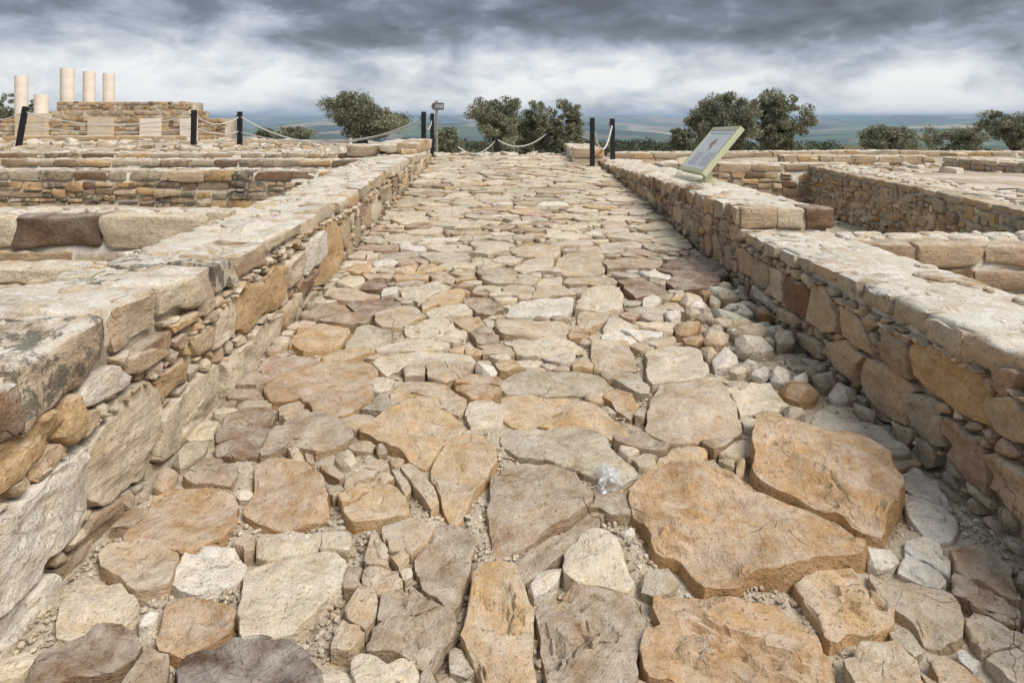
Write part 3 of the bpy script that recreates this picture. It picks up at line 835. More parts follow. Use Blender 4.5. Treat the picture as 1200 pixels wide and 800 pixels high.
# gravel and chips lying in the joints
ICO_V = None
def pebble(c, r, rs):
    global ICO_V
    if ICO_V is None:
        t = (1+5**.5)/2
        V = np.array([(-1, t, 0), (1, t, 0), (-1, -t, 0), (1, -t, 0), (0, -1, t), (0, 1, t), (0, -1, -t), (0, 1, -t), (t, 0, -1), (t, 0, 1), (-t, 0, -1), (-t, 0, 1)])/1.9
        Fi = [(0, 11, 5), (0, 5, 1), (0, 1, 7), (0, 7, 10), (0, 10, 11), (1, 5, 9), (5, 11, 4), (11, 10, 2), (10, 7, 6), (7, 1, 8), (3, 9, 4), (3, 4, 2), (3, 2, 6), (3, 6, 8), (3, 8, 9), (4, 9, 5), (2, 4, 11), (6, 2, 10), (8, 6, 7), (9, 8, 1)]
        ICO_V = (V, Fi)
    V, Fi = ICO_V
    a = rs.uniform(0, 6.28); ca, sa = math.cos(a), math.sin(a)
    v = V*np.array([1.25, .85, .62])*(1+rs.uniform(-.28, .28, (12, 1)))*r
    v = v@np.array([[ca, sa, 0], [-sa, ca, 0], [0, 0, 1]])
    return v+c, Fi
ga = Acc(); rs = np.random.default_rng(5)
free = np.argwhere(gm > 0)
if len(free):
    yv = pk.v0+free[:, 1]*pk.h
    wgt = 1/np.maximum(1.5, yv)**1.6; wgt /= wgt.sum()
    for i, j in free[rs.choice(len(free), 5200, p=wgt)]:
        x = pk.u0+(i+rs.random())*pk.h; y = pk.v0+(j+rs.random())*pk.h
        r = .003+.010*rs.random()**3
        z = float(road_z(y))+float(bed_n(np.array(x), np.array(y)))+r*.4
        v, f = pebble(np.array([x, y, z]), r, rs); ga.add(v, f, pick('ctklcg'))
ga.build('gravel', MSTONE, road, 'stuff', smooth=False)

# crumpled bag between the paving stones
def bag():
    c = on_road(714, 566)
    th = np.linspace(0, 2*np.pi, 40, endpoint=False); V = []; rows = 26
    for i in range(rows+1):
        t = i/rows; a = t*math.pi
        r = math.sin(a)**.6*(.058+.012*math.cos(2*a)); z = math.cos(a)
        for tt in th: V.append([r*math.cos(tt), z*.07, r*math.sin(tt)*.9+.02])
    V = np.array(V); V = V + (np.abs(fbm(V, 24, 3, .6))*.03-.012)[:, None]*V/(np.linalg.norm(V, axis=1)[:, None]+1e-6)
    F = [(i*40+k, i*40+(k+1) % 40, (i+1)*40+(k+1) % 40, (i+1)*40+k) for i in range(rows) for k in range(40)]
    o = mesh_obj('plastic_bag', V+c+[0, 0, -.005], F, MPLASTIC)
    tag(o, 'crumpled clear plastic bag lying between the paving stones', 'plastic bag')
bag()

# ------------------------------------------------------------------ long wall beside the road, big upright blocks
LX = -1.6
LTOP = [(0, .75), (1.6, .75), (2.2, .77), (2.62, .85), (3.0, .855), (3.4, .80), (4.4, .80), (5.1, .81), (6, .83), (7, .85), (7.8, .89), (9.1, .945), (10.5, .955), (14, .97)]
def ltop(y): return lerp1(LTOP, y)
def lx(y): return lerp1([(0, -1.6), (8, -1.58), (14., -1.63)], y)
LW = empty('stone_wall', (-1.9, 3, 0), 'long road-edge wall of big upright rubble slabs with a dark lichen-stained corner block', 'wall')
RW = empty('stone_wall', (2.2, 3, 0), 'low road-edge wall of rubble and thin tile chips carrying the slanted information panel', 'wall')
def core_strip(xa, xb, y0, y1, zb, zt, parent, step=.06, name='mortar_core'):
    """mortar body: face, top, face; xa/xb/zb/zt are functions of y"""
    ys = np.arange(y0, y1+step, step); V = []; nsec = None
    for y in ys:
        a, b, z0, z1 = xa(y), xb(y), zb(y), zt(y)
        nz = 8; nxx = 14
        sec = [(a, z0+(z1-z0)*k/nz) for k in range(nz)]+[(a+(b-a)*k/nxx, z1) for k in range(nxx)]+[(b, z1-(z1-z0)*k/nz) for k in range(nz+1)]
        V += [(x, y, z) for x, z in sec]; nsec = len(sec)
    V = np.array(V); V = V + np.c_[fbm(V, 5, 4), fbm(V+50, 5, 4)*.3, fbm(V+90, 5, 4)]*.010
    m = len(ys); V[:, 2] += np.where(np.abs(V[:, 2]-V[:, 2].max()) < .35, fbm(V+200, 9, 3)*.006, 0); F = []
    flip = xb(y0) > xa(y0)
    for i in range(m-1):
        for k in range(nsec-1):
            qd = (i*nsec+k, i*nsec+k+1, (i+1)*nsec+k+1, (i+1)*nsec+k)
            F.append(qd if not flip else qd[::-1])
    for i0, rev in ((0, False), (m-1, True)):
        q = tuple(i0*nsec+k for k in range(nsec)); F.append(q if rev != flip else q[::-1])
    o = mesh_obj(name, V, F, MMORTAR, parent); o.data.materials.append(MBED)
    mi = [1 if (k < 7 or k >= 23) else 0 for i in range(m-1) for k in range(nsec-1)]+[1, 1]
    o.data.polygons.foreach_set('material_index', mi); return o

def face_wall(traced, xf, sgn, u0, u1, vlo, vhi, parent, packs, codes, name='wall_stone', nearcodes=None):
    S = lambda a: np.c_[xf(a[:, 0])+sgn*a[:, 2], a[:, 0], a[:, 1]]
    if sgn > 0: S2 = S
    else: S2 = S
    pk = Pack(u0, u1, -.25, 1.25, .011, lambda U, V: (V > vlo(U)) & (V < vhi(U)))
    items = []
    for k, (h, p) in enumerate(traced):
        uv = p; c, A = centroid(uv); s = math.sqrt(A); pk.block_poly(uv)
        px = pxsize([xf(c[0]), c[0], c[1]], s)*.9
        rise = random.uniform(.0, .03)
        v, f = stone(S, uv, px, top=.012+rise, edge=random.uniform(.008, .018)*min(1, s/.2+.2), depth=.15, amp=min(.012, .035*s), tilt=(random.uniform(-.05, .05), random.uniform(-.05, .05)), dome=.0, ledge=.014 if s > .18 else .005, jit=.035, seed=k*2.3+xf(0)*9, facets=2, fslope=(.04, .3))
        if sgn < 0: f = [q[::-1] for q in f]
        items.append((px, v, f, tone(h[0], .30 if 'm' in h else random.choice([0, .0, .06]))))
    for args in packs: pk.throw(*args)
    pk.grow(1.9, .14, 8.)
    for P, c, A, k in pk.outlines(.010):
        s = math.sqrt(A); px = pxsize([xf(c[0]), c[0], c[1]], s)*.9
        if s < .10: v, f = rock(S, P, random.uniform(.3, .5)*s, .08, k*1.13, .04*s, random.uniform(-.02, .012))
        else: v, f = stone(S, P, px, top=random.uniform(-.012, .03), edge=random.uniform(.006, .013), depth=.12, amp=min(.014, .06*s), tilt=(random.uniform(-.07, .07), random.uniform(-.07, .07)), dome=.0, ledge=.008, jit=.035, seed=k*1.13+7, facets=2, fslope=(.05, .3))
        if sgn < 0: f = [q[::-1] for q in f]
        items.append((px, v, f, pick(codes, random.choice([0, 0, 0, .2]))))
    place_pieces(items, name, MSTONE, parent, 290, 'small_wall_stones')
    return S, pk
def trace_x(rows, x): return [(h, np.array([on_x(a, b, x)[1:] for a, b in p])) for h, p in rows]
TL = T(0, 0, 1, '''w 97 522 70 535 45 560 20 585 0 600 -40 640 -60 760 0 712 38 682 42 660 80 632 97 605 100 570
w 57 665 40 684 0 717 -50 772 -40 830 5 800 45 755 62 712
gm 92 642 104 604 137 582 138 610 100 660 75 690 62 668''')
TL += T(0, 400, 4, '''c 600 215 660 180 730 205 735 300 715 430 700 560 660 650 560 700 480 760 390 730 390 600 400 480 490 350 540 270
c 740 325 800 280 900 190 1010 100 1035 160 1025 270 990 350 850 470 725 575 710 560 722 430
y 0 470 100 390 200 320 280 300 285 350 240 460 150 560 50 650 0 690 -100 760 -120 560
w 360 270 400 190 530 100 595 180 580 210 430 300 370 310
t 580 150 590 60 680 30 770 50 680 110 620 150
y 715 180 850 70 885 100 870 170 740 285
y 250 460 290 270 340 240 365 350 350 450 300 480
t 370 340 440 310 445 370 370 440
c 1030 110 1100 40 1190 -10 1210 50 1190 140 1050 290 1032 285 1040 150''')
TL += T(150, 240, 4.444, '''y 560 455 620 415 680 405 715 470 700 560 620 660 550 650
c 460 540 530 470 552 480 538 640 480 720 430 760 440 640
y 695 390 730 325 800 312 808 430 760 550 720 560 715 460
c 812 300 890 232 896 290 880 370 820 430
w 902 210 998 130 1002 250 960 330 905 375
y 1008 90 1060 60 1085 150 1090 280 1040 400 965 430 965 385 1008 260
t 310 710 400 630 440 620 430 740 340 790
c 640 660 800 560 810 620 740 740 640 820
t 780 560 860 480 860 590 800 690
c 850 470 910 450 890 600 860 620
y 195 640 330 540 330 590 210 670
r 195 720 265 660 275 710 230 760
b 895 400 950 360 940 440 890 480
g 915 480 960 440 995 460 980 510 910 520''')
TL += T(0, 300, 4.444, '''g 660 560 700 480 845 385 850 470 780 550 670 610''')
TLw = trace_x(TL, LX)
LCAP = [(1.40, 1.77, .16, 'k', 0), (1.78, 2.19, .17, 'b', .1), (2.20, 2.61, .21, 't', .62), (2.62, 2.72, .16, 'c', 0), (2.73, 3.05, .20, 't', .2), (3.06, 3.44, .15, 'c', .05), (3.45, 3.64, .20, 't', .05), (3.65, 3.92, .16, 'l', .72), (3.93, 4.38, .15, 't', .05), (4.39, 5.10, .09, 'c', 0)]
y = 5.11
while y < 11.7:
    L = random.uniform(.18, .6); LCAP.append((y, y+L-.012, random.uniform(.08, .14), random.choice('cttyck'), random.choice([0, .1, .3]))); y += L
def lcap_h(y):
    for a, b, h, *_ in LCAP:
        if a-.02 <= y <= b+.02: return h
    return .1
vl = np.vectorize(lcap_h)
SL, pkL = face_wall(TLw, lx, 1, 1.1, 13.9, lambda U: road_z(U)-.07, lambda U: ltop(U)-vl(U)-.012, LW,
    [(900, lambda u, v, r: r.uniform(.13, .20), 1.15, 1.05, .88, .6, lambda u, v: u > 5.6),
     (1500, lambda u, v, r: r.uniform(.07, .11), 1.2, .95, .86, .7, lambda u, v: u > 4.6 or u < 2.0),
     (3500, lambda u, v, r: r.uniform(.035, .06), 1.25, .85, .84, .6),
     (1600, lambda u, v, r: r.uniform(.016, .028), 1.6, .7, .82, .55)], 'ttccyccgk')
core_strip(lambda y: lx(y)-.035, lambda y: -2.28, .9, 13.9, lambda y: float(road_z(max(y, 2.2)))-.3, lambda y: ltop(y)-.017, LW)
def cap_row(caps, xface, topf, sgn, parent, depth=.34, name='capstone', matl=None):
    items = []
    for i, (a, b, h, k, li) in enumerate(caps):
        yc = (a+b)/2; dp = depth*random.uniform(.75, 1.2)
        px = pxsize([xface(yc), yc, .8], max(b-a, h)*.8)
        v, f = block((dp, b-a, h), px, edge=min(.022, h*.2), amp=.03*min(1, h/.12), skew=.16, seed=i*1.37+abs(xface(0)))
        zt = topf(yc); sl = (topf(b)-topf(a))/(b-a)
        pr = random.uniform(-.012, .022)
        v = v + [0, 0, 0]; v[:, 2] += v[:, 1]*sl*.7
        v += [xface(yc)+sgn*(pr-dp/2), yc, zt-h/2+random.uniform(-.012, .012)]
        items.append((px, v, f, tone(k, li)))
    place_pieces(items, name, matl or MTOP, parent, 120)
cap_row(LCAP, lx, ltop, 1, LW)
def top_fill(x0, x1, y0, y1, topf, parent, rads, codes, h=.014, name='top_slab', limit=160, lich=(0, 0, .15, .4), rise=(.0, .014)):
    S = lambda a: np.c_[a[:, 0], a[:, 1], topf(a[:, 1])+a[:, 2]]
    pk = Pack(min(x0), max(x1), y0, y1, h, lambda U, V: (U > lerp1([(y0, x0[0]), (y1, x0[1])], V)) & (U < lerp1([(y0, x1[0]), (y1, x1[1])], V)))
    for r0, r1, t in rads: pk.throw(t, lambda u, v, r: r.uniform(r0, r1), 1.05, 1.0, .96, .5)
    pk.grow(1.12, .3, 7.)
    items = []
    for P, c, A, k in pk.outlines(.01):
        s = math.sqrt(A); px = pxsize([c[0], c[1], .8], s)*.7
        v, f = stone(S, P, px, top=random.uniform(*rise)-.012, edge=.016, depth=.07, amp=min(.012, .04*s), tilt=(random.uniform(-.04, .04), random.uniform(-.04, .04)), dome=.006, ledge=.006, jit=.05, seed=k*.9+y0)
        items.append((px, v, f, pick(codes, random.choice(lich))))
    place_pieces(items, name, MTOP, parent, limit)
top_fill((-2.30, -2.30), (-1.86, -1.86), 1.0, 11.9, ltop, LW, [(.15, .23, 900), (.07, .12, 1200), (.035, .06, 900)], 'ccctwkly', lich=(0, .25, .4, .6))
# thin tile chips wedged between the courses
def chips(line, xf, sgn, parent, n, size=(.02, .05)):
    items = []
    t = np.array(line)
    for i in range(n):
        y = t[0, 0]+(t[-1, 0]-t[0, 0])*(i+random.random()*.6)/n
        z = np.interp(y, t[:, 0], t[:, 1])+random.uniform(-.008, .008)
        L = random.uniform(*size); px = pxsize([xf(y), y, z], L)
        v, f = block((.05, L, random.uniform(.008, .015)), max(px, 20), edge=.004, amp=.004, skew=.2, seed=i*.31+3)
        a = random.uniform(-.5, .5); ca, sa = math.cos(a), math.sin(a)
        v[:, 2] += 6*v[:, 1]**2*random.choice([-1, 1])
        v = v@np.array([[1, 0, 0], [0, ca, sa], [0, -sa, ca]])
        items.append((px, v+[xf(y)+sgn*random.uniform(-.005, .012), y, z], f, pick('ccttro')))
    place_pieces(items, 'tile_chip', MSTONE, parent, 150, 'small_tile_chips')
chips([(2.3, .41), (2.5, .43), (3.0, .46), (3.5, .54), (3.88, .59), (4.57, .67), (5.2, .71), (6.7, .69), (8.0, .69), (9, .73)], lx, 1, LW, 100)
# raised end of that wall
def raised_end(parent):
    items = []
    for i, (x, yy, dx, dy, z0, z1, k) in enumerate([(-1.82, 12.75, .4, .7, .95, 1.15, 't'), (-2.15, 12.6, .34, .5, .98, 1.13, 'k'), (-1.84, 13.4, .42, .6, .96, 1.17, 'y'), (-1.83, 13.95, .4, .5, .93, 1.16, 't'), (-1.86, 14.4, .45, .45, .95, 1.14, 'c'),
                                             (-2.2, 13.2, .4, .7, .95, 1.15, 'c'), (-2.2, 13.9, .4, .7, .95, 1.14, 'c'), (-2.6, 12.75, .6, .5, .9, 1.12, 't'), (-1.8, 12.4, .3, .2, .95, 1.04, 'y')]):
        px = pxsize([x, yy, 1], dx); v, f = block((dx-.02, dy-.02, z1-z0), max(px, 45), edge=.03, amp=.02, skew=.1, seed=i+.3)
        items.append((px, v+[x, yy-.55, (z0+z1)/2], f, tone(k, .1)))
    place_pieces(items, 'capstone', MTOP, parent, 50)
raised_end(LW)

# ------------------------------------------------------------------ opposite road-edge wall
def rx(y): return lerp1([(0, 1.9), (8.5, 1.88), (13, 1.66)], y)
YS = 5.70
def rtop(y): return np.where(np.asarray(y) < YS, .705-.018*np.maximum(0, np.asarray(y)-3.6), .84-.012*(np.asarray(y)-YS))
TR = T(900, 400, 4, '''t 430 150 480 75 560 110 680 190 700 230 670 270 660 400 600 370 540 310 470 250
t 285 0 370 0 440 50 470 70 430 120 420 190 360 150 300 90
g 530 0 665 0 690 90 703 190 660 180 560 100
y 672 0 750 10 850 50 960 100 1010 200 1040 320 1100 400 1030 390 940 350 880 300 800 260 720 190 700 120
k 670 270 690 238 790 270 820 330 770 470 700 400
k 775 400 800 350 845 345 838 420 845 500 790 480
gm 842 380 870 350 950 430 1040 490 1050 600 1060 720 960 640 870 550
tm 1040 530 1100 520 1200 600 1300 700 1300 900 1200 800 1070 700
r 1060 120 1190 130 1190 180 1140 260 1080 250 1060 190''')
TR += T(830, 250, 3.243, '''t 395 280 440 275 490 330 510 450 470 460 400 400
t 508 345 580 390 610 430 640 540 590 515 522 460
b 300 230 383 270 396 390 350 380 310 350
c 238 200 298 222 303 340 260 320 238 270
k 172 162 233 200 232 290 180 260
t 110 122 166 152 174 255 120 210
k 650 440 690 420 770 470 780 560 700 584 665 500
t 350 450 440 490 456 560 420 540 360 490
t 270 350 350 390 360 440 280 400
w 180 270 260 340 270 390 190 320''')
TRw = trace_x(TR, 1.9)
RCAP = []
for seq in ([(1.5, 1.95, .12, 't', .1), (1.96, 2.42, .13, 'g', .1), (2.43, 2.86, .12, 't', 0), (2.87, 3.14, .115, 'l', .1), (3.15, 3.42, .12, 'k', .15), (3.43, 3.72, .11, 'k', .3), (3.73, 3.98, .10, 'k', .4), (3.99, 4.3, .085, 't', .1), (4.31, 4.55, .085, 'k', .4), (4.56, 4.8, .08, 'k', .3)],): RCAP += seq
y = 4.81
while y < YS-.05:
    L = min(random.uniform(.14, .3), YS-y); RCAP.append((y, y+L-.01, random.uniform(.07, .09), random.choice('kkt'), .3)); y += L
RCAP2 = []; y = YS+.01
while y < 12.95:
    L = random.uniform(.14, .34); RCAP2.append((y, y+L-.012, random.uniform(.13, .17), random.choice('kttyggb'), random.choice([.1, .2, .35]))); y += L
def rcap_h(y):
    for a, b, h, *_ in RCAP+RCAP2:
        if a-.02 <= y <= b+.02: return h
    return .1
vr = np.vectorize(rcap_h)
SR, pkR = face_wall(TRw, rx, -1, 1.5, 13.0, lambda U: road_z(U)-.07, lambda U: rtop(U)-vr(U)-.012, RW,
    [(900, lambda u, v, r: r.uniform(.11, .17), 1.05, 1.1, .88, .6, lambda u, v: u > 5.6),
     (1800, lambda u, v, r: r.uniform(.06, .10), 1.1, 1., .86, .7, lambda u, v: u > 4.4 or u < 2.6),
     (3500, lambda u, v, r: r.uniform(.03, .055), 1.2, .9, .84, .6),
     (1600, lambda u, v, r: r.uniform(.015, .026), 1.6, .7, .82, .55)], 'tttykkkgc')
core_strip(lambda y: rx(y)+.035, lambda y: 2.58, .9, YS-.06, lambda y: -.4, lambda y: float(rtop(y))-.010, RW)
core_strip(lambda y: rx(y)+.035, lambda y: 2.62 if y < 11.5 else 2.4, YS, 14.2, lambda y: -.2, lambda y: float(rtop(y))-.010, RW)
cap_row(RCAP, rx, rtop, -1, RW, .26)
cap_row(RCAP2, rx, rtop, -1, RW, .22)
top_fill((2.12, 2.12), (2.60, 2.60), 1.2, YS-.05, rtop, RW, [(.12, .18, 400), (.06, .1, 700), (.03, .05, 500)], 'cccwwto', lich=(0, 0, .05))
top_fill((2.06, 1.84), (2.64, 2.44), YS+.3, 14.1, rtop, RW, [(.12, .18, 500), (.06, .1, 900)], 'cccwwtr', lich=(0, 0, .05))
chips([(2.5, .57), (2.9, .57), (3.17, .56), (3.6, .53), (4.2, .56), (5.05, .54), (6.2, .58), (8, .60), (10, .64)], rx, -1, RW, 140, (.03, .06))
def step_blocks(parent):
    items = []
    for i, (x0, x1, k, li) in enumerate([(1.91, 2.2, 't', .1), (2.21, 2.43, 'c', 0), (2.45, 2.68, 'b', .1)]):
        v, f = block((x1-x0, .26, .175), 70, edge=.018, amp=.012, skew=.06, seed=i+40.3)
        items.append((90, v+[(x0+x1)/2, YS+.11, .755], f, tone(k, li)))
    place_pieces(items, 'corner_block', MSTONE, parent, 20)
step_blocks(RW)

# ------------------------------------------------------------------ low ruin walls around
def masonry(label, A, B, thick, zb, zt, courses, lens, codes, topcodes='ccwtc', seed=1, lich=(0, .1, .25), group=None, matl=None, back=False, topf=True, edge=.022, limit=300, gap=.014, fine=False, squared=False, dark_at=None):
    """straight wall; front face looks to the right-hand side of A->B turned toward the camera (normal = rot(-90) of A->B)"""
    A = np.array(A, float); B = np.array(B, float); L = np.linalg.norm(B-A); U = (B-A)/L; N = np.array([U[1], -U[0]])
    th = thick
    t = empty('stone_wall', (float((A[0]+B[0])/2), float((A[1]+B[1])/2), zb), label, 'wall', group)
    rnd = random.Random(seed); items = []
    def put(u, d, z, du, dd, dz, k, li, s, sk=.11):
        c = A+U*u-N*d; px = pxsize([c[0], c[1], z], max(du, dz))
        v, f = block((du, dd, dz), px if not fine else px*.6, edge=min(edge, dz*.3), amp=min(.024, dz*.2), skew=sk, seed=s)
        w3 = np.c_[c[0]+v[:, 0]*U[0]-v[:, 1]*N[0], c[1]+v[:, 0]*U[1]-v[:, 1]*N[1], z+v[:, 2]]
        if dark_at is not None and abs(c[0]-dark_at) < du/2 and dz > .15: k, li = 'n', 0
        items.append((px, w3, f, tone(k, li)))
    hs = courses; tot = sum(hs); z = zt; ci = 0
    packed = not fine and not squared
    if packed:
        h0 = hs[0]*(zt-zb)/tot; SF = lambda a: np.c_[A[0]+U[0]*a[:, 0]+N[0]*a[:, 2], A[1]+U[1]*a[:, 0]+N[1]*a[:, 2], a[:, 1]]
        l0, l1 = lens; hmin = min(hs)*(zt-zb)/tot
        def split(u0, u1, v0, v1):
            wu, wv = u1-u0, v1-v0; tu = rnd.uniform(l0, l1)*rnd.uniform(.8, 1.3); tv = hmin*rnd.uniform(1.0, 1.75)
            if wu > l1*3 or (wu > tu and wu/tu >= wv/tv):
                k_ = u0+wu*rnd.uniform(.36, .64); split(u0, k_, v0, v1); split(k_, u1, v0, v1)
            elif wv > tv:
                k_ = v0+wv*rnd.uniform(.36, .64); split(u0, u1, v0, k_); split(u0, u1, k_, v1)
            else:
                g1 = gap*rnd.uniform(.6, 1.5); dd = .2
                put((u0+u1)/2, dd/2-rnd.uniform(-.015, .028), (v0+v1)/2, wu-g1, dd, wv-g1*.8, rnd.choice(codes), rnd.choice(lich), rnd.random()*900, .2)
        split(0, L, zb, zt-h0)
    for ci, hc in enumerate(hs):
        if packed and ci: break
        hc = hc*(zt-zb)/tot; u = -rnd.uniform(0, lens[0]*.5)
        while u < L:
            l = rnd.uniform(*lens)*(1.25 if ci == 0 else 1)
            u0 = max(u, 0); u1 = min(u+l, L)
            if u1-u0 > .04:
                hh = hc*rnd.uniform(.78, 1.04)
                dd = min(th*.45, .26)*rnd.uniform(.8, 1.15)
                put((u0+u1)/2, dd/2-rnd.uniform(-.012, .018), z-hc/2+rnd.uniform(-.1, .1)*(hc-hh), u1-u0-gap, dd, hh-gap*.6, rnd.choice(codes), rnd.choice(lich), rnd.random()*900)
                if ci == 0 and back:
                    dd = min(th*.4, .24)
                    put((u0+u1)/2, th-dd/2, z-hc/2, u1-u0-gap, dd, hh-gap, rnd.choice(topcodes), rnd.choice(lich), rnd.random()*900)
            u += l
        z -= hc
    place_pieces(items, 'wall_stone', matl or MSTONE, t, limit)
    # mortar body
    ins = .03; k = max(2, int(L/.15))
    V = []
    ce = .3 if fine else .03
    for i in range(k+1):
        for d, zz in ((ins, zb), (ins, zt-.04), (th*.5, zt-.022), (th-.01, zt-.04), (th-.01, zb)):
            p = A+U*(ce+(L-2*ce)*i/k)-N*d; V.append((p[0], p[1], zz))
    V = np.array(V); V = V+np.c_[fbm(V, 4, 3), fbm(V+9, 4, 3), fbm(V+30, 4, 3)]*.008
    F = [(i*5+j, (i+1)*5+j, (i+1)*5+j+1, i*5+j+1) for i in range(k) for j in range(4)]
    F += [(0, 1, 2, 3, 4), tuple(k*5+j for j in (4, 3, 2, 1, 0))]
    mesh_obj('mortar_core', V, F, MGROUND if fine else MMORTAR, t)
    if topf:
        S = lambda a: np.c_[A[0]+U[0]*a[:, 0]-N[0]*a[:, 1], A[1]+U[1]*a[:, 0]-N[1]*a[:, 1], zt+a[:, 2]]
        pk = Pack(0, L, min(th*.4, .24), th, .018)
        pk.throw(int(300*L), lambda u, v, r: r.uniform(.08, .15), 1.2, .9, .95, .3); pk.throw(int(300*L), lambda u, v, r: r.uniform(.04, .07), 1.1, .9, .95, .3)
        pk.grow(1.15, .3, 6.); it = []
        for P, c, Ar, kk in pk.outlines(.012, 16):
            v, f = stone(S, P, pxsize(S(np.array([[c[0], c[1], 0.]]))[0], math.sqrt(Ar))*.6, top=rnd.uniform(-.012, .006), edge=.015, depth=.06, amp=.008, jit=.04, seed=kk*.7)
            f = [q[::-1] for q in f]
            it.append((math.sqrt(Ar), v, f, np.array([*(PAL[rnd.choice(topcodes)]*rnd.uniform(.9, 1.08)), rnd.choice([0, 0, .1, .3])])))
        place_pieces(it, 'top_slab', MTOP, t, 120)
    return t
# rooms behind the long wall (normal must look at the camera: A->B runs along +x => N = -y)
masonry('cross wall of big pale blocks with one dark brown block, abutting the long wall', (-7.2, 5.28), (-2.2, 5.28), .42, .30, .855, [.30, .12, .16], (.38, .72), 'ctctl', seed=4, back=True, lich=(0, .05, .2), squared=True, dark_at=-3.25)
masonry('cross wall of three neat courses with grey lichened stones, behind the big-block wall', (-10.5, 8.75), (-2.2, 8.75), .5, .42, .915, [.16, .11, .17, .12], (.18, .5), 'ttykbggky', seed=9, back=True, lich=(0, .3, .55, .75))
masonry('low cross wall with a pale mortared top between the coursed wall and the rubble ground', (-11.5, 10.6), (-2.2, 10.6), .55, .62, .935, [.13, .12, .1], (.2, .45), 'tykkbg', seed=13, back=True, lich=(0, .3, .6))
masonry('lowest cross wall running up to the raised end of the long wall', (-9.4, 12.0), (-2.7, 12.0), .55, .7, .965, [.14, .14], (.2, .5), 'tkkbyg', seed=14, back=True, lich=(0, .3, .6))
masonry('short stub of two pale courses at the foot of the big-block wall', (-4.6, 4.55), (-2.9, 4.62), .3, .40, .58, [.12, .08], (.5, .8), 'tck', seed=21, back=True)
# rooms behind the wall with the panel
masonry('cross wall of two rows of large brown blocks joining the low end of the panel wall', (2.55, 4.93), (7.4, 4.93), .52, .25, .69, [.22, .22, .1], (.28, .5), 'tgtyb', seed=31, back=True, lich=(0, .05), squared=True)
masonry('long wall of small squared stones lining the sunken room, parallel to the road', (5.05, 11.6), (4.5, 5.55), .85, .05, .785, [.09, .11, .12, .12, .13, .14], (.13, .3), 'tttykkgc', seed=35, back=False, lich=(0, .2, .45))
masonry('back wall of the sunken room, of stacked brown courses', (2.55, 11.6), (5.85, 11.6), .6, .06, .80, [.14, .13, .12, .12, .12, .13], (.22, .5), 'tybgkt', seed=41, back=True, lich=(0, .1, .3))
masonry('low far wall closing the pale pinkish floor', (5.9, 14.8), (9.0, 14.5), .6, .45, .765, [.12, .11], (.2, .45), 'tykt', seed=44, back=True)
masonry('far wall of pale stones at an angle beyond the pinkish floor', (9.0, 14.3), (9.7, 11.2), .8, .45, .765, [.12, .11, .11], (.16, .38), 'ctyklc', seed=47, back=True)
masonry('thin far wall line below the wide olive tree', (2.3, 15.4), (9.5, 16.4), .6, .5, .79, [.15, .15], (.25, .6), 'tkygt', seed=49, back=True)
masonry('long outermost wall beyond the angled wall', (8.6, 17.2), (18., 16.2), .6, .35, .74, [.16, .15, .15], (.25, .6), 'tkygt', seed=52, back=True)
masonry('short pier wall at the crest of the road behind the lone dark post', (1.2, 13.3), (1.8, 13.3), 2.4, .6, .99, [.14, .14], (.25, .45), 'tyt', seed=55, back=True)
# low fragments by the rubble ground
masonry('broken wall fragment of three slabs below the reconstructed podium', (-9.2, 20.2), (-6.4, 20.4), .5, .6, .92, [.12, .10], (.4, .9), 'ctk', seed=61, back=True)
masonry('low slab line at the foot of the smooth pilasters', (-21.5, 29.0), (-14.0, 29.2), .8, .4, .78, [.2, .2], (.7, 1.5), 'tyk', seed=63, back=True)

# raised pinkish floor
def floor_patch():
    xs = np.arange(6.3, 9.2, .15); ys = np.arange(9.9, 12.4, .15)
    X, Y = np.meshgrid(xs, ys, indexing='ij'); q = np.c_[X.ravel(), Y.ravel(), 0*X.ravel()]
    z = .565+fbm(q, 1.2, 4)*.012; nx, ny = X.shape; idx = np.arange(nx*ny).reshape(nx, ny)
    F = np.stack([idx[:-1, :-1], idx[1:, :-1], idx[1:, 1:], idx[:-1, 1:]], -1).reshape(-1, 4)
    tag(mesh_obj('room_floor', np.c_[q[:, 0], q[:, 1], z], F, MPINK, origin=(0, 0, 0)), kind='structure')
floor_patch()

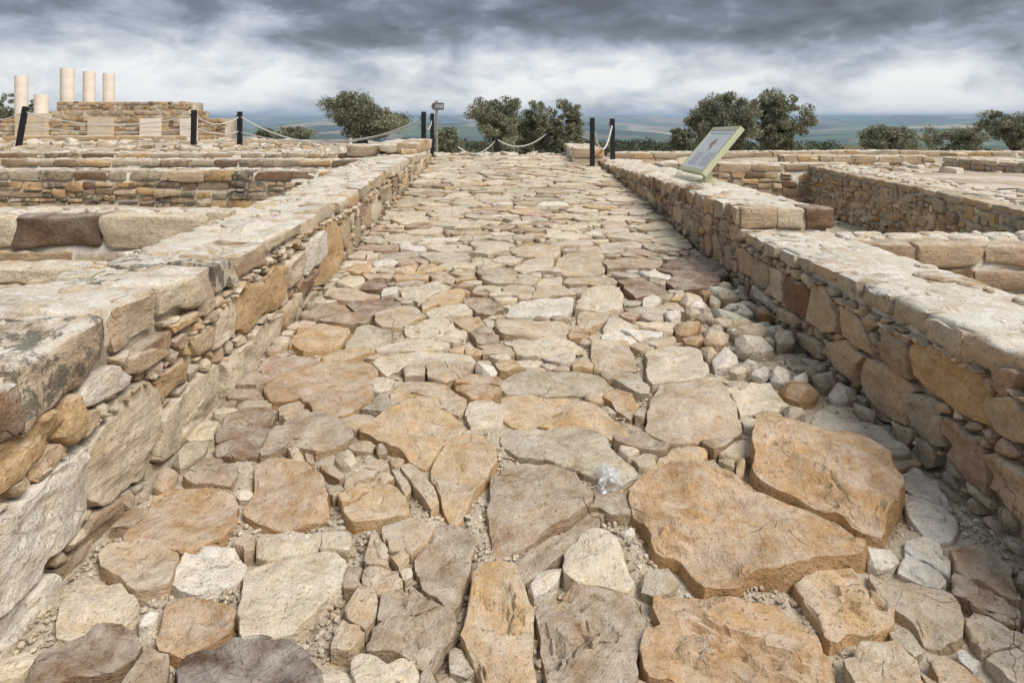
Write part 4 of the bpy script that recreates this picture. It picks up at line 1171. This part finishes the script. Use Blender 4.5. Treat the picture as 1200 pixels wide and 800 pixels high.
# ------------------------------------------------------------------ rubble field
def rubble():
    rnd = random.Random(77); items = []
    zones = [(-24, -3, 13.3, 28.5, 520, (.05, .22)), (-13, -2.3, 9.5, 10.9, 40, (.04, .1)), (-8, -2.3, 5.8, 8.6, 50, (.04, .1)), (2.8, 4.9, 5.7, 11.2, 70, (.03, .09)), (2.8, 7, 3.2, 4.9, 30, (.03, .08)), (-1.7, 1.3, 15.2, 18.4, 60, (.04, .12)), (2.6, 9, 12.6, 15.4, 110, (.05, .16)), (5.6, 13, 6.5, 9.8, 60, (.04, .1)), (9.8, 17, 10, 16, 80, (.05, .16)), (2.6, 17, 16.2, 18, 60, (.06, .16)), (-6, -2.3, 2.0, 4.4, 40, (.04, .1)), (-9, 1, 15, 24, 130, (.05, .16))]
    for i, (x0, x1, y0, y1, nn, sz) in enumerate(zones):
        for k in range(nn):
            x = rnd.uniform(x0, x1); y = y0+(y1-y0)*rnd.random()
            if y > 13 and abs(x) > y*.78+1: continue
            s = sz[0]+(sz[1]-sz[0])*rnd.random()**1.8
            z = gz_at(x, y); px = pxsize([x, y, z], s*2)
            v, f = block((s*2*rnd.uniform(.8, 1.4), s*2*rnd.uniform(.6, 1.1), s*rnd.uniform(.7, 1.3)), max(px, 26), edge=s*.3, amp=s*.22, skew=.25, seed=rnd.random()*900)
            a = rnd.uniform(0, 6.28); b = rnd.uniform(-.25, .25)
            v = v@np.array([[math.cos(b), 0, math.sin(b)], [0, 1, 0], [-math.sin(b), 0, math.cos(b)]])@np.array([[math.cos(a), math.sin(a), 0], [-math.sin(a), math.cos(a), 0], [0, 0, 1]])
            items.append((px, v+[x, y, z+s*.18], f, np.array([*(PAL[rnd.choice('ccttygkwl')]*rnd.uniform(.85, 1.08)), rnd.choice([0, 0, .2])])))
    place_pieces(items, 'rubble_stone', MTOP, ground, 300, 'small_rubble')
rubble()

# ------------------------------------------------------------------ reconstructed podium with pilasters and columns
YB = 32.
def px_box(u0, u1, v0, v1, y):
    a = on_y(u0, v1, y); b = on_y(u1, v0, y); return a[0], b[0], a[2], b[2]
def podium():
    # lower wall in two runs, upper wall set back, all of small squared rubble
    x0, x1, zb, zt = px_box(-8, 268, 139, 168, YB)
    masonry('lower podium wall of small squared rubble between smooth cream pilasters', (x0, YB), (px_box(-8, 262, 139, 168, YB)[1], YB), 2.2, zb-.2, zt, [.2]*7, (.16, .45), 'ttykbcgyo', seed=71, back=False, topf=False, matl=MFAR, gap=.02, limit=300, fine=True)
    a0, a1, c0, c1 = px_box(66, 224, 119, 140, YB+2)
    masonry('upper podium wall set back above the pilasters, under the tall columns', (a0, YB+2), (a1, YB+2), 2.0, c0-.3, c1, [.17]*6, (.14, .38), 'ttykbcgyo', seed=73, back=False, topf=False, matl=MFAR, gap=.02, limit=300, fine=True)
    e0, e1, d0, d1 = px_box(52, 268, 130, 141, YB+1)
    masonry('middle step of the podium between lower and upper walls', (e0, YB+1), (px_box(0, 240, 130, 141, YB+1)[1], YB+1), 1.2, d0-.4, d1, [.17]*4, (.14, .4), 'ttykcgy', seed=74, topf=False, matl=MFAR, gap=.02, limit=300, fine=True)
    for i, (u0, u1, v0, v1, lab) in enumerate([(18, 53, 133, 161, 'wide smooth orange-cream pilaster block below the two outer columns'), (103, 130, 138, 166, 'broad smooth cream pilaster in the podium wall'), (164, 186, 139, 167, 'medium smooth pale pilaster in the podium wall'), (211, 229, 139, 165, 'narrow smooth pale pilaster nearest the end of the podium wall')]):
        p0, p1, z0, z1 = px_box(u0, u1, v0, v1, YB-.25)
        t = empty('pilaster', ((p0+p1)/2, YB-.1, z0-.15), lab, 'pilaster')
        nb = 3; zz = np.linspace(z0-.15, z1, nb+1)
        for k in range(nb):
            v, f = block((p1-p0, .5, zz[k+1]-zz[k]-.006), 40, edge=.012, amp=.004, skew=.004, seed=i*9+k)
            mesh_obj('pilaster_block', v+[(p0+p1)/2, YB-.05, (zz[k]+zz[k+1])/2], f, MPILASTER if i < 2 else MCOLUMN, t, sharp=40)
    # columns
    for i, (u, wd, v0, v1, y, lab) in enumerate([(25, 13.5, 89, 138, YB+1, 'tall smooth pinkish column beside the shortest column, outside the upper wall'), (48.5, 15, 111, 138, YB+.4, 'shortest smooth pinkish column stub'), (79, 15, 80, 124, YB+3, 'tallest and thickest smooth pinkish column on the upper wall'), (104.5, 13, 84, 124, YB+3.8, 'middle smooth pinkish column on the upper wall'), (127.5, 12.5, 86, 124, YB+4.2, 'last smooth pinkish column at the open end of the row on the upper wall')]):
        b = on_y(u, v1, y); tp = on_y(u, v0, y); r = (on_y(u+wd/2, v0, y)[0]-on_y(u-wd/2, v0, y)[0])/2
        z0 = b[2]-.3 if i > 1 else on_y(48, 140, YB-.2)[2]-.3
        t = empty('column', (b[0], y, z0), lab, 'column', 'smooth reconstructed columns')
        nd = max(2, int(round((tp[2]-z0)/.55))); zz = np.linspace(z0, tp[2], nd+1)
        for k in range(nd):
            zs = [zz[k], zz[k]+.012, zz[k+1]-.012, zz[k+1]]; rr = [r*.996, r, r, r*.996]
            v, f = tube([(b[0], y, a) for a in zs], rr, 28)
            mesh_obj('drum', v, f, MCOLUMN, t, sharp=40)
podium()

# ------------------------------------------------------------------ posts, ropes, signs
def post(base, top, wd, label, group, hook=True):
    base = np.array(base, float); top = np.array(top, float)
    t = empty('fence_post', base.tolist(), label, 'post', group)
    ax = (top-base); L = np.linalg.norm(ax); ax /= L
    e1 = np.cross(ax, [0, 1, 0]); e1 /= np.linalg.norm(e1); e2 = np.cross(e1, ax)
    V = []
    hs = [(-.25, 1), (L-.012, 1), (L, .82)]
    for hh, s in hs:
        for a, b in ((-1, -1), (1, -1), (1, 1), (-1, 1)): V.append(base+ax*hh+e1*a*wd/2*s+e2*b*wd/2*s)
    F = [(k*4+i, k*4+(i+1) % 4, (k+1)*4+(i+1) % 4, (k+1)*4+i) for k in range(2) for i in range(4)]+[(8, 9, 10, 11), (3, 2, 1, 0)]
    mesh_obj('shaft', np.array(V), F, MBLACK, t, smooth=False)
    if hook:
        for hh in (L*.88,):
            th = np.linspace(0, 2*np.pi, 13)
            c = base+ax*hh+e1*(wd/2+.018)
            v, f = tube(np.array([c+e1*math.cos(a)*.022+ax*math.sin(a)*.022 for a in th]), .006, 6, False)
            mesh_obj('ring', v, f, MBLACK, t)
    return base+ax*L*.88
def rope(a, b, sag, rad, label, group=None, n=26):
    a = np.array(a, float); b = np.array(b, float); t = np.linspace(0, 1, n)[:, None]
    p = a*(1-t)+b*t; p[:, 2] -= (4*sag*t*(1-t))[:, 0]
    v, f = tube(p, rad, 6)
    o = mesh_obj('rope', v, f, MROPE, smooth=True); tag(o, label, 'rope', group); return o
def gp(u, v, y): return on_y(u, v, y)
G1 = 'black posts along the rubble ground'
p1 = post(gp(21, 176, 18.3), gp(30, 125, 18.3), .11, 'black wooden post leaning over in front of the smooth pilasters', G1)
p2 = post(gp(226.5, 178, 17), gp(227.5, 129, 17), .105, 'upright black wooden post with rope, before the end of the podium wall', G1)
p3 = post(gp(281, 176, 18.4), gp(281, 131, 18.4), .11, 'upright black wooden post past the end of the podium, where two ropes sweep down', G1)
p4 = post(gp(496.5, 185, 14.6), gp(496.5, 131, 14.6), .095, 'thicker black post at the raised end of the long wall', 'paired black posts by the arrow sign')
p5 = post(gp(506.5, 183, 15.1), gp(506.5, 133, 15.1), .08, 'slimmer black post right beside the arrow sign', 'paired black posts by the arrow sign')
p6 = post(gp(694, 197, 12.7), gp(694, 138, 12.7), .085, 'dark square post standing on the paving by the end of the panel wall', 'pair of dark posts by the panel wall')
p7 = post(gp(718, 187, 13.9), gp(717.5, 139, 13.9), .09, 'dark square post standing on the top of the panel wall', 'pair of dark posts by the panel wall')
q1 = post(gp(582, 186, 19.5), gp(582, 160, 19.5), .075, 'short thin dark post in the middle of the rope across the road crest', 'short posts of the rope barrier across the road')
q2 = post(gp(642, 186, 19.5), gp(642, 151, 19.5), .085, 'taller short post of the rope barrier beside the pier wall', 'short posts of the rope barrier across the road')
gR = 'ropes along the rubble ground'
rope(p1, p2, .30, .016, 'upper slack rope from the leaning black post to the next post', gR)
rope(p1-[0, 0, .38], p2-[0, 0, .33], .14, .014, 'lower slack rope from the leaning black post to the next post', gR)
rope(p2, p3, .22, .015, 'short upper rope between the two upright posts by the podium end', gR)
rope(p2-[0, 0, .3], p3-[0, 0, .4], .12, .014, 'short lower rope between the two upright posts by the podium end', gR)
rope(p1, gp(-60, 138, 18.5), .2, .014, 'rope leading away from the leaning black post to outside the ruins', gR)
rope(p3, p4-[0, 0, .02], .62, .017, 'upper long rope sweeping down from the post by the podium to the thick black post', gR)
rope(p3-[0, 0, .42], p4-[0, 0, .16], .32, .015, 'lower long rope sweeping down from the post by the podium to the thick black post', gR)
rope(p4, p5, .25, .012, 'short rope hanging between the two black posts at the arrow sign')
rope(p6, p7-[0, 0, .0], .50, .018, 'thick white rope hanging in a loop between the two dark square posts')
gB = 'ropes of the barrier across the road crest'
rope(q1, q2, .30, .02, 'white rope sagging between the two short barrier posts', gB)
rope(gp(537, 172, 19.5), q1, .30, .02, 'white rope sagging from the thin short barrier post toward the arrow sign', gB)
# white marker stub
t = empty('marker_stake', gp(411, 176, 17.5).tolist(), 'small white marker stake behind the long wall, under the sweeping ropes', 'stake')
v, f = box(-.03, .03, -.03, .03, -.2, .30); mesh_obj('shaft', v+gp(411, 176, 17.5), f, MWHITE, t, smooth=False)
v, f = box(-.034, .034, -.034, .034, .30, .32); mesh_obj('cap', v+gp(411, 176, 17.5), f, MPOST, t, smooth=False)

def arrow_sign():
    y = 15.6; b = gp(511.5, 184, y); tp = gp(511.5, 118, y)
    t = empty('arrow_sign', b.tolist(), 'grey arrow-shaped signpost with white lettering at the crest of the road', 'sign')
    v, f = tube([(b[0], y+.035, b[2]-.2), (b[0], y+.035, tp[2])], .03, 12); mesh_obj('pole', v, f, MPOST, t, sharp=40)
    px = [(505, 124.7), (507.5, 120.5), (520, 120.5), (520, 129), (507.5, 129)]
    P = [gp(a, c, y) for a, c in px]; V = np.array([p for p in P]+[p+[0, .02, 0] for p in P])
    F = [(4, 3, 2, 1, 0), (5, 6, 7, 8, 9)]+[(i, (i+1) % 5, (i+1) % 5+5, i+5) for i in range(5)]
    pl = mesh_obj('arrow_plate', V, F, MSIGN, t, smooth=False)
    # small worn white letters
    for i, (a0, a1, strokes) in enumerate([(510.3, 512.2, 'I-'), (512.8, 514.9, 'IO'), (515.5, 517.6, 'O'), (518.0, 518.8, 'I')]):
        acc = Acc()
        def bar(u0, u1, v0, v1):
            A = gp(u0, v1, y); B = gp(u1, v0, y); v, f = box(A[0], B[0], y-.004, y-.001, A[2], B[2]); acc.add(v, f, (1, 1, 1, 1))
        bar(a0, a0+.6, 122.4, 127)
        if 'O' in strokes: bar(a1-.6, a1, 122.4, 127); bar(a0, a1, 122.4, 123.2); bar(a0, a1, 126.2, 127)
        if '-' in strokes: bar(a0, a1, 122.4, 123.3); bar(a0, a1, 124.3, 125.1)
        acc.build('letter', MWHITE, t, smooth=False).parent = pl
        o = pl.children[-1]; o.location = Vector(o.location)+t.location-(pl.location+t.location)
arrow_sign()

def info_panel():
    # lower edge near the road, leaning back; corners from the photo
    zb = float(rtop(8.4))-.005
    t = empty('information_panel', (2.4, 8.4, zb), 'slanted white information panel in a pale green frame on a short stand', 'information panel')
    O = np.array([2.27, 8.1, .945]); A = np.array([0.0, 1.08, -.03]); Bv = np.array([.48, .14, .52])   # along the road, up the slope
    nrm = np.cross(A, Bv); nrm /= np.linalg.norm(nrm)
    if nrm[2] < 0: nrm = -nrm
    def slab(a0, a1, b0, b1, n0, n1):
        V = []
        for nn in (n0, n1):
            for b in (b0, b1):
                for a in (a0, a1): V.append(O+A*a+Bv*b+nrm*nn)
        f = [(0, 2, 3, 1), (4, 5, 7, 6), (0, 1, 5, 4), (2, 6, 7, 3), (0, 4, 6, 2), (1, 3, 7, 5)]
        # A x B orientation
        if np.dot(np.cross(A, Bv), nrm) < 0: f = [q[::-1] for q in f]
        return np.array(V), f
    v, f = slab(.0, 1, 0, 1, -.05, -.006); mesh_obj('backing', v, f, MGREEN, t, smooth=False)
    for nm, s in (('frame', (-.02, .025, -.03, 1.03, -.055, .012)), ('frame', (.975, 1.02, -.03, 1.03, -.055, .012)), ('frame', (.0255, .9745, -.03, .045, -.055, .0115)), ('frame', (.0255, .9745, .955, 1.03, -.055, .0115))):
        v, f = slab(*s); mesh_obj(nm, v, f, MGREEN, t, smooth=False)
    v, f = slab(.026, .974, .046, .954, -.005, .002); face = mesh_obj('printed_sheet', v, f, MPANEL, t, smooth=False)
    def pr(nm, s, m):
        v, f = slab(*s); o = mesh_obj(nm, v, f, m, t, smooth=False); o.parent = face; o.location = Vector(o.location)-face.location
    rnd = random.Random(5)
    # text lines, plan drawing and header
    acc = Acc()
    for r in range(9):
        b0 = .12+.035*r
        for cc in range(2):
            a0 = .10+cc*.42; v, f = slab(a0, a0+rnd.uniform(.26, .36), b0, b0+.009, .0022, .0034); acc.add(v, f, (1, 1, 1, 1))
    o = acc.build('text_lines', MGREYPRINT, t, smooth=False); o.parent = face; o.location = Vector(o.location)-face.location
    pr('header_line', (.10, .9, .86, .875, .0022, .0034), MGREYPRINT)
    acc = Acc(); k = 26; V = []
    for nn in (.0022, .0036):
        for i in range(k):
            a = i*2*math.pi/k; rr = 1+.25*math.sin(3*a+1)+.12*math.sin(7*a)
            V.append(O+A*(.50+.085*rr*math.cos(a))+Bv*(.62+.12*rr*math.sin(a))+nrm*nn)
    f = [tuple(range(k, 2*k))]+[(i, (i+1) % k, (i+1) % k+k, i+k) for i in range(k)]
    o = mesh_obj('plan_drawing', np.array(V), f, MREDPRINT, t, smooth=False); o.parent = face; o.location = Vector(o.location)-face.location
    # stand
    top = O+A*.28+Bv*.30-nrm*.05
    v, f = box(-.045, .045, -.045, .045, 0, 1); v = v.copy(); hi = v[:, 2] > .5
    v[:, 2] = np.where(hi, top[2]-zb+.0, .0); v[hi, 2] += np.where(v[hi, 0] > 0, .035, -.035); v += [top[0]-.03, top[1], zb]
    mesh_obj('stand', v, f, MGREEN, t, smooth=False)
    v, f = tube([(top[0]-.03, top[1], zb-.02), (top[0]-.03, top[1], zb+.012), (top[0]-.03, top[1], zb+.016)], [.12, .12, .11], 20); mesh_obj('base_plate', v, f, MGREEN, t, sharp=40)
    v, f = slab(.2, .38, .2, .6, -.09, -.0505); mesh_obj('bracket', v, f, MGREEN, t, smooth=False)
info_panel()

# ------------------------------------------------------------------ olive trees
def olive(u, vtop, wpx, dist, label, hfac=.72, seed=1, leaves=5200, zbase=None, dark=1., group='olive trees beyond the ruins', name='olive_tree'):
    rs = np.random.default_rng(seed); tp = on_y(u, vtop, dist); W = wpx/800*dist*.97/2
    zg = zbase if zbase is not None else max(gz_at(tp[0], dist), -4.2)
    H = tp[2]-zg; base = np.array([tp[0], dist, zg])
    t = empty(name, base.tolist(), label, 'tree', group)
    hc = H*min(.97, hfac+.2)          # crown height
    cz = tp[2]-hc*.5
    # trunk and limbs
    acc = Acc(); one = (1, 1, 1, 1); fork = base+[rs.uniform(-.1, .1), 0, (H-hc)*.6+.25]
    v, f = tube([base-[0, 0, .3], base+[.03, 0, .15], (base+fork)/2+[rs.uniform(-.06, .06), .03, 0], fork], [W*.16, W*.12, W*.10, W*.09], 9); acc.add(v, f, one)
    # clumps of foliage
    C = []; nC = 130
    lobes = [(rs.uniform(-.55, .55)*W, rs.uniform(-.5, .5)*W, rs.uniform(-.30, .28)*hc, rs.uniform(.40, .62)) for _ in range(7)]
    while len(C) < nC:
        l = lobes[rs.integers(7)]; d = rs.normal(size=3); d /= np.linalg.norm(d); r = rs.random()**.4
        p = np.array([l[0]+d[0]*W*l[3]*r, l[1]+d[1]*W*l[3]*r, l[2]+d[2]*hc*.5*l[3]*1.25*r])
        if abs(p[0]) < W*1.02 and -hc*.5 < p[2] < hc*.5: C.append(p)
    C = np.array(C)
    if len(C): C[:, 2] += (hc*.5-C[:, 2].max())*.75; C[:, 0] *= .88*W/max(.01, np.abs(C[:, 0]).max())
    for k in range(7):
        tgt = C[rs.integers(nC)]*.75+[base[0], base[1], cz]; mid = (fork+tgt)/2+rs.normal(size=3)*.12*W+[0, 0, .1*hc]
        v, f = tube([fork, mid, tgt], [W*.06, W*.035, W*.012], 6); acc.add(v, f, one)
    acc.build('trunk', MBARK, t)
    leaves = int(leaves*3.2); per = leaves//nC; cs = W*.21
    cc = np.repeat(C, per, 0); m = len(cc)
    d = rs.normal(size=(m, 3)); d /= np.linalg.norm(d, axis=1)[:, None]
    rr = rs.random(m)**.45
    scl = np.repeat(rs.uniform(.6, 1.25, nC), per)[:, None]
    p = cc+d*rr[:, None]*cs*scl*[1, 1, .8]
    # short leafy twigs: long narrow quads
    a = d*.55+rs.normal(size=(m, 3))*.6+[0, 0, .25]; a /= np.linalg.norm(a, axis=1)[:, None]
    b = np.cross(a, rs.normal(size=(m, 3))); b /= np.linalg.norm(b, axis=1)[:, None]
    ll = rs.uniform(.04, .09, (m, 1))*(dist/30)**.5; ww = ll*rs.uniform(.22, .38, (m, 1))
    p = p+[base[0], base[1], cz]
    V = np.stack([p-a*ll, p-b*ww, p+a*ll, p+b*ww], 1).reshape(-1, 3)
    F = np.arange(m*4).reshape(m, 4)
    g = np.repeat(rs.uniform(.75, 1.25, nC), per)*rs.uniform(.65, 1.35, m)
    mixv = rs.random(m)[:, None]**1.6
    colr = (np.array([.13, .14, .075])*(1-mixv)+np.array([.42, .42, .30])*mixv)*g[:, None]*dark
    col = np.c_[np.repeat(colr, 4, 0), np.ones(m*4)]
    mesh_obj('crown', V, F, MLEAF, t, smooth=False, col=col)
olive(424, 113, 106, 32, 'broad rounded olive tree behind the sweeping ropes', seed=3, leaves=9000)
olive(343, 151, 52, 40, 'low grey-green bush tree beside the broad rounded olive', seed=5, leaves=4000)
olive(314, 152, 28, 42, 'smallest bush tree nearest the podium end', seed=6, leaves=2400)
olive(524, 150, 38, 40, 'small olive tree showing behind the arrow sign', seed=8, leaves=2600)
olive(584, 118, 78, 30, 'round bushy olive tree behind the thin barrier post', seed=11, leaves=6500)
olive(630, 121, 62, 31, 'narrow olive tree in the middle of the three at the road crest', seed=12, leaves=4800, hfac=.85)
olive(662, 119, 50, 31, 'slim upright olive tree by the pier wall', seed=16, leaves=4200, hfac=.9)
olive(797, 152, 32, 42, 'small dark olive tree beside the information panel', seed=18, leaves=3000, dark=.85)
olive(856, 112, 98, 28, 'wide dark olive tree directly behind the information panel', seed=20, leaves=8500, hfac=.85, dark=.9)
olive(911, 107, 80, 28.6, 'tall olive tree with an overhanging side, joined to the one behind the panel', seed=23, leaves=7500, hfac=.85, dark=.9)
olive(1045, 149, 72, 36, 'low round olive tree before the green fields', seed=27, leaves=5000)
olive(1122, 153, 74, 36, 'low wide olive tree with a flat top before the green fields', seed=29, leaves=5000)
olive(1188, 133, 70, 30, 'taller feathery olive tree at the end of the low ones', seed=31, leaves=5200)
olive(4, 112, 36, 46, 'dark tree behind the podium, outside the columns', seed=33, leaves=3000)
olive(37, 114, 22, 47, 'small dark tree between the two outer columns', seed=34, leaves=2000)

# wooded slope below the site, one mass of crowns
def wood():
    rs = np.random.default_rng(9); V = []; Cc = []; 
    for k in range(420):
        r = rs.uniform(120, 300); az = rs.uniform(-.75, .62)
        x, y = r*math.sin(az), r*math.cos(az)
        z = -4.5-7*float(sstep(40, 170, np.array(r)))-(150*float(sstep(260, 2600, np.array(r)))); W = rs.uniform(2.2, 4.)
        m = 130; d = rs.normal(size=(m, 3)); d /= np.linalg.norm(d, axis=1)[:, None]
        p = d*rs.random((m, 1))**.35*[W, W, W*.7]+[x, y, z+W*.65]
        a = rs.normal(size=(m, 3)); a /= np.linalg.norm(a, axis=1)[:, None]; b = np.cross(a, rs.normal(size=(m, 3))); b /= np.linalg.norm(b, axis=1)[:, None]
        s = rs.uniform(.25, .6, (m, 1))
        V.append(np.stack([p-a*s, p-b*s*.6, p+a*s, p+b*s*.6], 1).reshape(-1, 3))
        g = rs.uniform(.6, 1.3)*rs.uniform(.6, 1.4, (m, 1)); Cc.append(np.repeat(np.c_[np.array([.065, .075, .032])*g, np.ones(m)], 4, 0))
    V = np.concatenate(V); F = np.arange(len(V)).reshape(-1, 4)
    o = mesh_obj('olive_wood', V, F, MLEAF, smooth=False, col=np.concatenate(Cc))
    tag(o, 'dense dark green olive wood on the slope below the ruins', 'wood', kind='stuff')
wood()

# ------------------------------------------------------------------ haze over the valley
def haze():
    v, f = box(-46000, 46000, -46000, 46000, -420, 64)
    m = D0.materials.new('valley_haze'); m.use_nodes = True; n, M_, ramp, mix = nt_new(m.node_tree)
    pv = n('ShaderNodeVolumePrincipled'); pv.inputs['Color'].default_value = (.60, .78, 1, 1); pv.inputs['Density'].default_value = 1.0e-4
    o_ = n('ShaderNodeOutputMaterial'); m.node_tree.links.new(pv.outputs[0], o_.inputs['Volume'])
    tag(mesh_obj('haze', v, f, m, origin=(0, 0, 0), smooth=False), 'pale blue haze over the valley', 'haze', kind='stuff')
haze()
